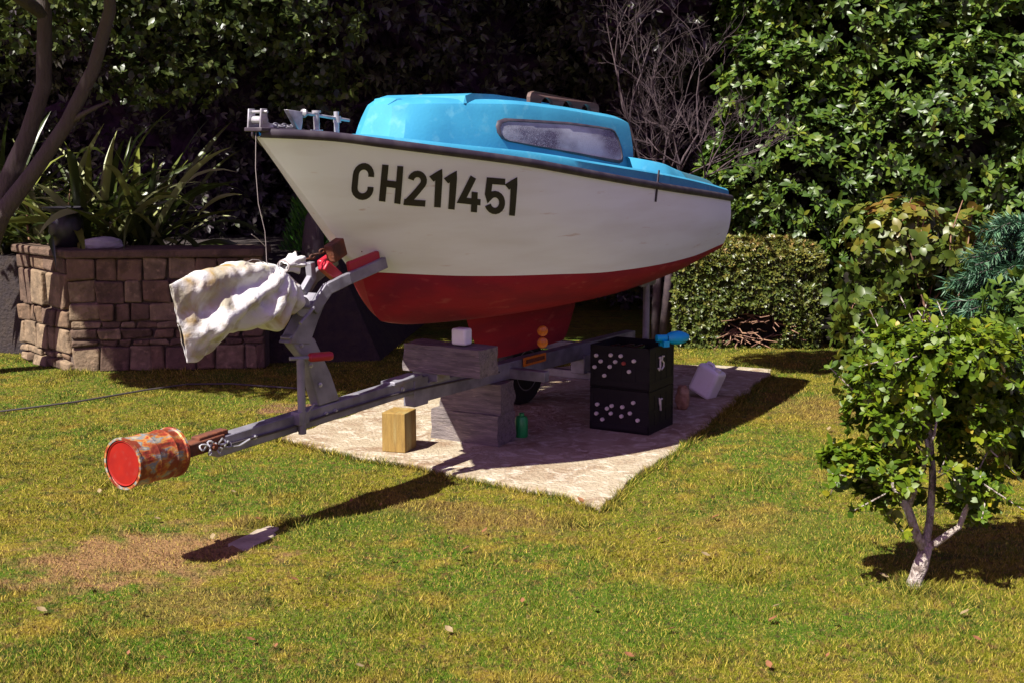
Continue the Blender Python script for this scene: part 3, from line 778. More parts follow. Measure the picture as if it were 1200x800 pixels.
for sg in (1, -1):
    b = TB(); b.beam(P(1.22, sg * .085, 1.135), P(1.40, sg * .125, 1.178), .03, .052); b.build('bow_pad', M['redplastic'], trailer, bevel=.008)
b = TB(); b.beam(P(1.10, .035, 1.155), P(1.19, .05, 1.085), .05, .05); b.build('bow_stop', M['redplastic'], trailer, bevel=.006)
b = TB(); b.box(P(1.17, .055, 1.218), (.095, .05, .085), Matrix.Rotation(R(-20), 3, 'Y')); b.build('winch_block', M['rust'], trailer, bevel=.006)
b = TB()
for j in range(9):
    t = .83 + j * .034; z = 1.185 - .018 * math.sin(math.pi * j / 8) + .004 * j; q = .03
    b.tube([P(t + .019 * math.cos(a), q + (.009 if j % 2 else .002) * math.sin(a), z + (.002 if j % 2 else .010) * math.sin(a)) for a in [2 * math.pi * i / 10 for i in range(11)]], .0042, 6)
b.build('winch_chain', M['rust'], trailer)
b = TB(); b.lathe([(.045, -.06), (.045, -.05), (.03, -.048), (.03, .048), (.045, .05), (.045, .06)], P(.93, 0, .98), (0, 1, 0), 20); b.tube([P(.93, -.09, .98), P(.93, .12, .98)], .01, 8)
b.tube([P(.93, .12, .98), P(.83, .125, .92)], .008, 8); b.build('winch', M['steel'], trailer)
# jockey tube and red clamp handle
b = TB(); b.tube([P(.912, .05, .40), P(.912, .05, .748)], .0185, 14); b.build('jockey_tube', M['steel'], trailer)
b = TB(); b.box(P(.912, .04, .475), (.07, .05, .06)); b.tube([P(.93, .06, .49), P(.96, .085, .535)], .006, 8); b.build('jockey_clamp', M['steel'], trailer, bevel=.004)
b = TB(); b.tube([P(.862, .03, .752), P(.96, .075, .748)], .009, 10); b.build('jockey_crank', M['steel'], trailer)
b = TB(); b.lathe([(.012, 0), (.020, .008), (.0215, .02), (.0215, .105), (.017, .118)], P(.945, .068, .749), (1, -.46, -.02), 14); b.build('crank_grip', M['redplastic'], trailer)
# cross members, axle, wheels, supports
for t, h in ((2.75, .27), (3.80, .42)):
    b = TB(); b.beam(P(t, -h, .402), P(t, h, .402), .05, .06); b.build('cross_member', M['steel'], trailer, bevel=.004)

b = TB(); b.beam(P(3.66, -.40, .25), P(3.66, .40, .25), .05, .05); b.beam(P(3.66, -.05, .325), P(3.66, .05, .325), .12, .12); b.build('axle', M['steel'], trailer, bevel=.004)
def wheel(q):
    b = TB(); c = P(3.66, q, .24)
    b.lathe([(.13, -.052), (.18, -.060), (.213, -.052), (.230, -.030), (.234, 0), (.230, .030), (.213, .052), (.18, .060), (.13, .052)], c, (0, 1, 0), 36)
    wh = b.build('wheel', M['tyre'], trailer)
    b = TB(); b.lathe([(.03, -.060), (.05, -.058), (.06, -.04), (.105, -.034), (.13, -.054), (.136, -.054), (.136, .054), (.05, .05)], c, (0, 1, 0), 28); b.build('rim', M['steel'], wh)
wheel(.46); wheel(-.46)
for q in (.38, -.38):
    b = TB(); b.tube([P(3.80, q, .42), P(3.80, q, .84)], .022, 12); b.box(P(3.80, q * .97, .85), (.20, .06, .03), Matrix.Rotation(R(18 if q > 0 else -18), 3, 'X')); b.build('hull_support', M['steel'], trailer, sharp=40)
for q in (.24, -.24):
    b = TB(); b.beam(P(2.75, q, .40), P(2.75, q, .69), .05, .05); sp = b.build('keel_guide', M['steel'], trailer, bevel=.004)
    if q > 0:
        for z in (.60, .665):
            b = TB(); b.lathe([(.030, 0), (.030, .010), (.024, .014)], P(2.722, q + .018, z), (-1, -.45, 0), 20); b.build('round_reflector', M['orange'], sp)
b = TB()
b.beam(P(2.86, .046, .448), P(3.12, .046, .446), .008, .052); b.build('side_reflector', M['orange'], trailer, bevel=.002)
b = TB(); b.beam(P(2.885, .052, .448), P(3.095, .052, .446), .006, .022); b.build('reflector_plate', M['rust'], trailer, bevel=.001)

# ------------------------------------------------------------------ the rusty tin over the coupling
def tin_mat():
    m = plain('rusty_peeling_tin'); n = m.node_tree.nodes; l = m.node_tree.links; p = n['Principled BSDF']
    tc = n.new('ShaderNodeTexCoord')
    def nz(s, d=5, st=(1, 1, 1)):
        mp = n.new('ShaderNodeMapping'); mp.inputs['Scale'].default_value = st; l.new(tc.outputs['Object'], mp.inputs[0])
        k = n.new('ShaderNodeTexNoise'); k.inputs['Scale'].default_value = s; k.inputs['Detail'].default_value = d; l.new(mp.outputs[0], k.inputs['Vector']); return k.outputs['Fac']
    cr_ = n.new('ShaderNodeValToRGB'); e = cr_.color_ramp.elements; cr_.color_ramp.interpolation = 'LINEAR'
    e[0].position = .30; e[0].color = (.10, .025, .012, 1); e[1].position = .72; e[1].color = (.38, .28, .09, 1)
    e.new(.42).color = (.33, .045, .018, 1); e.new(.50).color = (.46, .22, .05, 1); e.new(.56).color = (.16, .20, .22, 1); e.new(.63).color = (.42, .37, .26, 1)
    l.new(nz(24, 7, (.6, 1.3, 1.3)), cr_.inputs[0])
    mx = n.new('ShaderNodeMix'); mx.data_type = 'RGBA'; mr = n.new('ShaderNodeMapRange'); mr.inputs['From Min'].default_value = .52; mr.inputs['From Max'].default_value = .60
    l.new(nz(12, 8), mr.inputs['Value']); l.new(mr.outputs[0], mx.inputs[0]); l.new(cr_.outputs[0], mx.inputs[6]); mx.inputs[7].default_value = (.20, .035, .015, 1)
    l.new(mx.outputs[2], p.inputs['Base Color']); p.inputs['Roughness'].default_value = .5; p.inputs['Metallic'].default_value = .25
    b_ = n.new('ShaderNodeBump'); b_.inputs['Strength'].default_value = .5; b_.inputs['Distance'].default_value = .01; l.new(nz(40), b_.inputs['Height']); l.new(b_.outputs[0], p.inputs['Normal'])
    return m
M['tin'] = tin_mat()
M['tinlid'] = mat('sun_bleached_red_lid', (.27, .012, .006), .7, spec=.15, c2=(.21, .009, .006), scale=12, c3=(.24, .018, .012), s3=30, lo3=.6, hi3=.7)
tin = thing('paint_tin', 'rusty old tin with red end pushed over the trailer coupling', 'tin', world(.06, 0, .36), AX)
b = MB((.06, 0, .36)); rr = .100
prof = [(rr - .006, 0), (rr + .004, .0), (rr + .004, .010), (rr - .001, .014), (rr - .001, .10), (rr + .002, .108), (rr - .001, .116), (rr - .001, .19), (rr + .003, .20), (rr - .002, .21), (rr - .001, .245), (rr + .004, .25), (rr + .004, .262), (rr - .004, .262), (rr - .004, .10)]
axis = Vector((1, 0, -.02)).normalized()
b.lathe(prof, P(-.09, 0, .468), axis, 40, cap=False)
body = b.build('tin_body', M['tin'], tin, sharp=30)
b = MB((.06, 0, .36)); b.lathe([(rr - .007, .006), (rr - .012, .002), (rr - .020, .008), (.001, .008)], P(-.09, 0, .468), axis, 40); b.build('lid', M['tinlid'], tin, sharp=30)

# ------------------------------------------------------------------ the white sack over the winch
def sack():
    o = thing('winch_cover_sack', 'dirty white woven sack tied over the trailer winch below the bow', 'sack', world(.62, 0, .80), AX)
    # sections from the mouth (u=0) to the tied neck; centre (t,z), half height, half breadth
    ku = [0, .12, .3, .5, .68, .82, .93, 1.0]
    ct = pchip(ku, [.235, .30, .41, .54, .67, .79, .87, .905]); 
    top = pchip(ku, [1.140, 1.158, 1.178, 1.192, 1.190, 1.165, 1.10, 1.045]); bot = pchip(ku, [.815, .808, .825, .890, .915, .90, .905, .945])
    hb = pchip(ku, [.004, .035, .07, .10, .12, .115, .09, .05]); lean = pchip([0, 1], [1, .2])
    nu, nv = 70, 96; rows = []
    for i in range(nu + 1):
        u = i / nu; zt = top(u); zb = bot(u); c = (zt + zb) / 2; h = (zt - zb) / 2
        row = []
        for j in range(nv):
            a = math.pi + 2 * math.pi * j / nv; ca, sa = math.cos(a), math.sin(a)
            e = 1.
            y = hb(u) * abs(ca) ** e * math.copysign(1, ca); z = c + h * abs(sa) ** e * math.copysign(1, sa)
            t = ct(u) + (.07 * (z - c) / max(h, .01)) * (-.62 * (1 - u / .3) if u < .3 else .9 * min(1, (u - .3) * 1.2)) * .9
            p = Vector((t, y, z))
            # folds radiate from the tied neck at the top right
            q = Vector((t - .84, y, z - 1.18)); ang = math.atan2(q.z, q.x) if q.length > 0 else 0
            rdist = math.hypot(q.x, q.z)
            dg = math.degrees(ang) % 360; f = .030 * math.cos(2 * math.pi * (dg - 180) / 25 + 1.1 * mnoise.noise(p * 3.2)) * min(1, rdist * 3.2)
            w1 = p + mnoise.noise_vector(p * 3) * .05
            q1 = Vector((w1.x * .8 + w1.z * .6, w1.y, w1.z * .9 - w1.x * .7))
            cr_ = .03 - .055 * abs(mnoise.noise(q1 * 3.4 + Vector((3, 1, 7)))) - .045 * abs(mnoise.noise(q1 * 7.5 + Vector((9, 4, 2)))) - .026 * abs(mnoise.noise(w1 * 16 + Vector((2, 8, 1)))) + .003 * mnoise.noise(p * 45)
            k = (f + cr_) * min(1, .15 + u * 4)
            p += Vector((0, ca, sa * .45)) * k
            if u < .02: p.x += .006 * mnoise.noise(p * 30)
            row.append(P(p.x, p.y, p.z))
        rows.append(row + [row[0]])
    b = MB((.62, 0, .80)); b.grid(rows)
    me_o = b.build('sack_cloth', M['sack'], o, sharp=0, solid=.003)
    # bunched ruffle and tie at the neck
    b = MB((.62, 0, .80)); rows = []
    for i in range(9):
        u = i / 8; row = []
        for j in range(40):
            a = 2 * math.pi * j / 40; r_ = (.030 + .026 * u * u + .010 * math.cos(a * 7 + u * 2) * u + .006 * math.sin(a * 4)) * (1 if i else .8)
            row.append(P(.80 + .085 * u + .010 * math.cos(3 * a) * u, r_ * math.cos(a) + .06, 1.172 + r_ * .75 * math.sin(a) + .012 * u))
        rows.append(row + [row[0]])
    b.grid(rows); b.build('sack_neck', M['sack'], o, sharp=0, solid=.003)
    b = MB((.62, 0, .80)); b.tube([P(.805, .06 + .033 * math.cos(a), 1.172 + .026 * math.sin(a)) for a in [2 * math.pi * i / 16 for i in range(17)]], .004, 6); b.build('tie', M['cord'], o)
    b = MB((.62, 0, .80)); b.tube([P(.56, .05, 1.185), P(.58, .05, 1.205), P(.62, .05, 1.215), P(.66, .05, 1.21), P(.69, .05, 1.195)], .0018, 5); b.build('loose_wire', M['cord'], o)
sack()

# ------------------------------------------------------------------ timbers and small things under the boat
def timber(name, label, t, b0, b1, z0, h, th, m, seed, rot=0.):
    c = world(t, (b0 + b1) / 2, z0); o = thing(name, label, 'timber', c, AX - math.pi / 2 + rot)
    L = b1 - b0
    bm = bmesh.new(); nx, ny, nz_ = 24, 6, 6
    bmesh.ops.create_cube(bm, size=1)
    bmesh.ops.subdivide_edges(bm, edges=bm.edges, cuts=7, use_grid_fill=True)
    for v in bm.verts:
        p = Vector((v.co.x * L, v.co.y * th, (v.co.z + .5) * h)); q = p * 9 + Vector((seed * 5, seed, 0))
        d = mnoise.noise_vector(q) * .007 + mnoise.noise_vector(q * 2.7) * .003
        if abs(v.co.x) > .49: d.x += mnoise.noise(q * 1.4) * .014
        if v.co.z < -.49: d.z = 0
        v.co = p + d
    me = bpy.data.meshes.new('beam'); bm.to_mesh(me); bm.free()
    link_mesh('beam', me, m, o, smooth=True, sharp=40)
    return o
timber('timber_baulk', 'weathered grey baulk across the trailer, under the white block', 2.0, -.12, .36, .528, .145, .17, M['timber'], 1)
timber('timber_baulk', 'lowest grey baulk of the stack, lying on the slab', 2.60, -.36, .09, SL, .175, .19, M['timber'], 2)
timber('timber_baulk', 'short grey baulk wedged between the lowest baulk and the trailer', 2.60, -.30, .09, SL + .176, .176, .17, M['timber'], 3, R(4))
o = thing('wooden_post', 'squat yellowish wooden block standing upright on the sunny slab corner', 'block', (-.628, 6.99, SL), R(-18))
b = MB(); b.prism([(-.072, -.082), (.066, -.080), (.070, .080), (-.068, .083)], lambda x, y, d: Vector((x * (1 - .03 * d), y, d)), 0, .222); b.build('block', M['post'], o, smooth=False, bevel=.005)
o = thing('white_block', 'small white plastic block sitting on the upper baulk', 'block', world(1.985, .205, .680), AX - math.pi / 2)
b = MB(); b.box((0, 0, .044), (.088, .07, .086)); b.build('body', M['pvc'], o, bevel=.012, segs=3)
o = thing('green_canister', 'little green plastic canister on the slab beside the baulks', 'canister', (.055, 7.30, SL), R(-25))
b = MB(); b.lathe([(.034, 0), (.038, .006), (.038, .105), (.030, .122), (.016, .126), (.016, .142)], n=20); b.build('body', M['green'], o, sharp=40)

# bottle crates
def crate(z0, label, rowz, red, side_marks):
    o = thing('bottle_crate', label, 'crate', (.80, 7.33, z0), R(60), 'black crates stacked behind the slab edge')
    # local x: away along the trailer, local y: to the left, seen face x=0 (front) and y=0 (right)
    Lx, Ly, Hh, th = .36, .385, .272, .012; o.scale = (1, 1, .93)
    b = MB()
    b.box((Lx / 2, Ly / 2, .008), (Lx, Ly, .016))
    def wall(fn, L):
        fn(L / 2, .136, L - .03, .24, .6)
        for (z_, hh) in ((.028, .05), (.256, .032), (.14, .012)): fn(L / 2, z_, L, hh, 1.)
        k = 4
        for i in range(k + 1): fn(.012 + (L - .024) * i / k, .14, .022, .25, .93)
    wall(lambda u, z, w_, h_, d_: b.box((th / 2, u, z), (th * d_, w_, h_)), Ly)
    wall(lambda u, z, w_, h_, d_: b.box((Lx - th / 2, u, z), (th * d_, w_, h_)), Ly)
    wall(lambda u, z, w_, h_, d_: b.box((u, th / 2, z), (w_, th * d_ * 1.03, h_)), Lx)
    wall(lambda u, z, w_, h_, d_: b.box((u, Ly - th / 2, z), (w_, th * d_ * 1.03, h_)), Lx)
    b.build('crate_body', M['crate'], o, smooth=False)
    # bottles lying with their caps showing through the front slots
    r = random.Random(int(z0 * 100) + 5); k = 0
    for (u, z) in rowz:
        k += 1
        bb = MB(); bb.lathe([(.036, .30), (.037, .10), (.03, .06), (.014, .03), (.013, .004)], (0.012, u, z), (1, 0, 0), 14)
        bt = bb.build('bottle', M['bottle'], o)
        bb = MB(); bb.lathe([(.0105, -.012), (.0125, -.008), (.0125, .012)], (0.0, u, z), (1, 0, 0), 12); bb.build('bottle_cap', M['capred'] if k in red else M['cap'], bt)
    for pts in side_marks:
        bb = MB(); bb.tube([Vector((x, -.004, z)) for x, z in pts], .0058, 6); bb.build('white_tag', M['cap'], o)
    return o
crate(SL, 'lower of two black bottle crates, standing on the slab', [(.335, .165), (.34, .105), (.27, .145), (.24, .165), (.245, .115), (.17, .165), (.175, .105), (.10, .20), (.12, .13), (.30, .07), (.07, .09)], (),
      [[(.14, .215), (.15, .17), (.16, .13), (.155, .20), (.18, .205)]])
crate(SL + .257, 'upper of two black bottle crates, under the cyan scoop', [(.345, .205), (.315, .17), (.355, .13), (.25, .215), (.22, .175), (.255, .14), (.185, .215), (.165, .17), (.10, .19), (.13, .12), (.29, .08)], (8,),
      [[(.13, .20), (.145, .205), (.145, .14), (.13, .12), (.115, .135)], [(.20, .20), (.175, .205), (.17, .18), (.195, .16), (.195, .135), (.165, .12)]])
o = thing('plastic_scoop', 'bright cyan plastic scoop lying on top of the crates', 'scoop', (.945, 7.46, SL + .257 + .254), R(20)); o.scale = (1.2, 1.2, 1.2)
b = MB(); rows = []
for i in range(9):
    u = i / 8; r_ = .042 * math.sin(math.pi * (.12 + .80 * u)) ** .6
    rows.append([Vector((-.03 + .115 * u, r_ * math.cos(a), .038 + r_ * .8 * math.sin(a))) for a in [2 * math.pi * j / 16 for j in range(17)]])
b.grid(rows); b.lathe([(.004, 0), (.018, .004), (.016, .06)], (-.09, 0, .040), (1, 0, 0), 12); b.box((-.045, -.02, .014), (.03, .02, .028)); b.box((-.045, .02, .014), (.03, .02, .028))
b.build('body', M['cyan'], o, sharp=50)
# jerrycan tipped on its edge
o = thing('jerrycan', 'white plastic jerrycan tipped on its corner beside the crates', 'jerrycan', (1.25, 8.45, SL), 0)
o.rotation_euler = (R(-8), R(22), R(-42))
b = MB(); b.box((-.02, .06, .12), (.175, .13, .205)); b.build('can_body', M['pvc'], o, bevel=.026, segs=4)
b = MB(); b.lathe([(.018, 0), (.020, .002), (.020, .018), (.017, .021)], (.035, .03, .221), (0, 0, 1), 16); b.build('screw_cap', M['pvc'], o, sharp=40)
b = MB(); b.tube([(-.08, .06, .215), (-.07, .06, .236), (-.03, .06, .238), (-.01, .06, .22)], .010, 10); b.build('carry_handle', M['pvc'], o)
def rock(name, label, loc, rad, m, seed, cat='stone', rotz=0.):
    o = thing(name, label, cat, loc, rotz); bm = bmesh.new(); bmesh.ops.create_icosphere(bm, subdivisions=4, radius=1)
    for v in bm.verts:
        d = v.co.normalized(); k = 1 + .22 * mnoise.noise(d * 1.6 + Vector((seed, 0, 0))) + .07 * mnoise.noise(d * 5 + Vector((0, seed, 0)))
        p = Vector((d.x * rad[0], d.y * rad[1], d.z * rad[2])) * k; p.z = max(p.z + rad[2] * .75, 0); v.co = p
    me = bpy.data.meshes.new('boulder'); bm.to_mesh(me); bm.free(); link_mesh('boulder', me, m, o, sharp=0); return o
rock('boulder', 'dull buff boulder on the slab between crates and jerrycan', (1.10, 8.1, SL), (.045, .05, .09), M['stone'], 5)

# ------------------------------------------------------------------ stone planter wall on the left
wall = thing('planter_wall', 'low rubble stone planter wall with sunlit left end', 'wall', (-3.32, 9.56, 0))
def wl_(x, y, z): return Vector((x + 3.32, y - 9.56, z))
CORN = [(-3.90, 10.15), (-3.32, 9.56), (-1.90, 9.74)]
b = MB()
outer = CORN; inner = [(-3.92, 10.58), (-3.20, 9.90), (-1.92, 10.08)]
b.add([wl_(x, y, z) for z in (-.03, .86) for x, y in outer + inner[::-1]], [(0, 1, 7, 6), (1, 2, 8, 7), (2, 3, 9, 8), (3, 4, 10, 9), (4, 5, 11, 10), (5, 0, 6, 11), (6, 7, 10, 11), (7, 8, 9, 10)])
b.build('wall_core', M['mortar'], wall, smooth=False)
def stones():
    r = random.Random(21); bs = [MB() for _ in range(3)]
    for (x0, y0), (x1, y1) in zip(CORN[:-1], CORN[1:]):
        d = Vector((x1 - x0, y1 - y0, 0)); L = d.length; d.normalize(); nrm = Vector((d.y, -d.x, 0)); z = .0
        while z < .82:
            h = r.choice((.055, .08, .11, .14, .19, .24)) if z < .45 else r.uniform(.16, .30); h = min(h, .86 - z)
            u = -.012
            while u < L - .02:
                l = min(r.uniform(.07, .24), L - u + .012)
                if l < .05: break
                c = Vector((x0, y0, 0)) + d * (u + l / 2); g_ = .010
                rot = Matrix((d, -nrm, Vector((0, 0, 1)))).transposed() @ Matrix.Rotation(r.uniform(-.025, .025), 3, 'Y')
                k = len(bs[0].v); q = bs[r.randrange(3)]
                dep = .07 + r.uniform(-.014, .016)
                s0 = len(q.v); q.box(wl_(c.x, c.y, z + h / 2 + .002) + nrm * (dep / 2 - .03), (l - g_, dep, h - g_), rot)
                for i in range(s0, len(q.v)): q.v[i] += Vector((r.uniform(-.018, .018), r.uniform(-.016, .016), r.uniform(-.013, .013)))
                u += l
            z += h
    for q, m_ in zip(bs, M['stoneblocks']): q.build('stone_facing', m_, wall, smooth=False, bevel=.018)
stones()
b = MB()
cop = [(-3.97, 10.13), (-3.32, 9.49), (-1.88, 9.675), (-1.90, 10.10), (-3.16, 9.96), (-3.93, 10.66)]
b.add([wl_(x, y, z) for z in (.862, .925) for x, y in cop], [(5, 4, 3, 2, 1, 0), (6, 7, 8, 9, 10, 11)] + [(i, (i + 1) % 6, 6 + (i + 1) % 6, 6 + i) for i in range(6)])
b.build('coping', M['stoneblocks'][2], wall, smooth=False, bevel=.015)
b = MB(); b.add([(-4.0, 10.4, .80), (-3.2, 9.9, .80), (-1.92, 10.06, .80), (-1.40, 10.2, .80), (-1.2, 13, .80), (-7, 13, .80), (-7, 11.5, .80)], [(0, 1, 2, 3, 4, 5, 6)]); b.add([(-1.92, 10.06, .80), (-1.40, 10.2, .80), (-1.0, 10.05, -.1), (-1.93, 9.95, -.1), (-1.2, 13, .80), (-.7, 13, -.1)], [(0, 3, 2, 1), (1, 2, 5, 4)])
b.add([(-4.0, 10.4, .80), (-7, 11.5, .80), (-7, 11.5, -.1), (-4.0, 10.4, -.1)], [(0, 1, 2, 3)])
props(b.build('planting_soil', M['soil'], smooth=False), kind='structure')
o = thing('plant_pot', 'dark glazed pot standing on the planter wall before the flax', 'pot', (-3.42, 9.84, .925))
b = MB(); b.lathe([(.085, 0), (.10, .01), (.13, .12), (.125, .20), (.105, .25), (.115, .27), (.165, .285), (.17, .30), (.16, .305), (.12, .29), (.10, .26)], n=28); b.build('pot_body', M['pot'], o, sharp=45)
rock('garden_stone', 'flat pale grey stone resting on the planter wall', (-3.12, 9.72, .922), (.165, .07, .05), M['palestone'], 3, rotz=R(8))

# ------------------------------------------------------------------ plants
def plant(name, label, cat, loc, group=None): return thing(name, label, cat, loc, 0, group)
def local(V, o): return V - np.array(o.location)

# flax
def flax():
    o = plant('flax_plant', 'flax clump with long arching strap leaves behind the planter wall', 'plant', (-3.6, 10.35, .80))
    r = np.random.default_rng(5); Vs = []; Ts = []; Rs = []; k = 0
    clumps = [(-4.3, 10.7), (-3.75, 10.35), (-3.35, 10.35), (-2.95, 10.3), (-3.5, 10.8)]
    for i in range(250):
        cx, cy = clumps[r.integers(len(clumps))]; cx += r.normal() * .09; cy += r.normal() * .08
        az = r.random() * 2 * math.pi; L = r.uniform(.6, 1.35); w_ = r.uniform(.016, .040); up0 = R(r.uniform(28, 84)); bend = R(r.uniform(30, 135)) * (1 if r.random() < .75 else .35)
        kink = r.random() < .25; n = 12
        p = np.array([cx, cy, .80]); h = np.array([math.cos(az), math.sin(az), 0]); s_ = np.array([-math.sin(az), math.cos(az), 0])
        tw = r.normal() * .35; pts = []
        for j in range(n + 1):
            u = j / n; el = up0 - bend * (u ** 1.6 if not kink else (0 if u < .6 else (u - .6) * 2.2))
            d = h * math.cos(el) + np.array([0, 0, 1]) * math.sin(el); nn = np.cross(d, s_)
            ss = s_ * math.cos(tw * u * 2) + nn * math.sin(tw * u * 2)
            ww = w_ * min(1, .5 + u * 1.6) * (1 if u < .7 else max(0.02, (1 - u) / .3) ** .8)
            pts += [p - ss * ww + np.cross(ss, d) * -ww * .35, p, p + ss * ww + np.cross(ss, d) * -ww * .35]
            p = p + d * L / n
        Vs.append(np.array(pts)); q = r.random(); Rs.append(np.full(len(pts), q))
        for j in range(n):
            a = k + j * 3
            for c in (0, 1): Ts += [(a + c, a + c + 1, a + c + 4), (a + c, a + c + 4, a + c + 3)]
        k += len(pts)
    V = local(np.concatenate(Vs), o); np_mesh('strap_leaves', V, np.array(Ts), M['flax'], o, np.concatenate(Rs), smooth=True)
    b = MB(o.location)
    for j, (x, y, z, dx) in enumerate([(-4.25, 10.5, 1.75, -.12), (-3.9, 10.4, 1.45, -.05), (-3.6, 10.2, 1.35, .1)]):
        b.tube(limb_path((x, y, .8), (x + dx, y, z), 5, .03, j), [.012, .011, .010, .009, .007, .004], 6)
    b.build('flower_stem', M['drytwig'], o)
flax()

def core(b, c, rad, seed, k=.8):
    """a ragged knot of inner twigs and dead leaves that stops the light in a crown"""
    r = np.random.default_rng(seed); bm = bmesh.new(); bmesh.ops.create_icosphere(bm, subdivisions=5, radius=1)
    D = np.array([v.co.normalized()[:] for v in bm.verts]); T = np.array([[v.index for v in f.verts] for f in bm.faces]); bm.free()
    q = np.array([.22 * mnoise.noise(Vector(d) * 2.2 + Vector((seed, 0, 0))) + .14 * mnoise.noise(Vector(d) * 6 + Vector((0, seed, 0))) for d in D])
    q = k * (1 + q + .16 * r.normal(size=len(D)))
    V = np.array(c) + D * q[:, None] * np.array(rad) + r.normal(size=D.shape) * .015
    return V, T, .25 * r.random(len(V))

def big_tree(name, label, base, trunk_pts, trunk_r, lobes, leaf, lw, mname, seed, per=5, group=None, cores=True, up=.4, bark='bark', limbs=(), cull=.6, shell=.5, rich=False):
    o = plant(name, label, 'tree', base, group)
    b = MB(base); b.tube(trunk_pts, trunk_r, 12)
    for pts, rr_ in limbs: b.tube(pts, rr_, 9)
    b.build('trunk', M[bark], o, sharp=0)
    Pp, Oo = lobe_points(lobes, shell, seed); Pp, Oo = cull_inside(Pp, Oo, lobes, cull)
    if callable(globals().get('LIMIT')): pass
    V, T, q = rosettes(Pp, Oo, per, leaf, lw, seed, up=up, rich=rich); np_mesh('crown', local(V, o), T, M[mname], o, q)
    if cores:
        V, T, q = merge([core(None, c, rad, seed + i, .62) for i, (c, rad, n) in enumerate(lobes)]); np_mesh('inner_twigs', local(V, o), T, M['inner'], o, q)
    return o

# dark evergreens closing off the back of the garden; their crowns lean out over the lawn above the picture
DG = 'dark evergreens along the back'
for i, (x, y, lab) in enumerate([(-6.2, 13.2, 'dark evergreen far left, behind the leaning trunks and flax'), (-3.3, 13.3, 'dark evergreen behind the planter wall and the pot'),
                                 (-.8, 13.2, 'dark evergreen behind the bow and cabin front'), (1.7, 13.4, 'dark evergreen behind the bare twiggy shrub'), (4.6, 13.8, 'dark evergreen behind the tall laurel')]):
    lobes = [((x, y, 2.2), (1.75, 1.2, 2.3), 5200), ((x + .3, y - 1.2, 4.3), (1.8, 2.2, 1.1), 2000), ((x - .5, y - 1.0, 3.1), (1.2, 1.2, .9), 1500)]
    if i < 3: lobes.append(((x + (-1.2, .4, -.5)[i], y - 3.3, 4.15), (1.65 if i < 2 else 1.3, 1.5, .75), 560))
    if i == 3: lobes.append(((.75, 8.05, 3.45), (.85, .5, .26), 900))
    big_tree('evergreen_tree', lab, (x, y, 0), limb_path((x, y, -.1), (x + .2, y - .1, 4.5), 6, .03, i), [.20, .18, .16, .14, .12, .09, .05], lobes, .085, .036, 'darkleaf', 40 + i, per=6, group=DG,
             limbs=[(limb_path((x, y, 2.4), (x + .3, y - 2.2, 4.2), 5, .05, i + 9), [.09, .08, .07, .06, .05, .03]), (limb_path((x, y, 3.3), ((.75, 8.05, 3.45) if i == 3 else (x - 1, y - .6, 3.9)), 5, .05, i + 19), [.05, .035, .025, .018, .014, .01])])

def back_hedge():
    o = plant('tall_hedge', 'tall dark boundary hedge closing the garden behind the evergreens', 'hedge', (0, 15.6, 0))
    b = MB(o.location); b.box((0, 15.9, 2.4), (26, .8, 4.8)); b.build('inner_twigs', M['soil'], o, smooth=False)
    r = np.random.default_rng(31); N = 9000
    Pp = np.stack([r.uniform(-12, 12, N), 15.45 - .2 * r.random(N), 4.9 * r.random(N)], 1); Oo = np.tile(np.array([[0, -1, .2]]), (N, 1))
    V, T, q = rosettes(Pp, Oo, 5, .13, .06, 32, up=.4, rich=False); np_mesh('foliage', local(V, o), T, M['darkleaf'], o, q)
back_hedge()

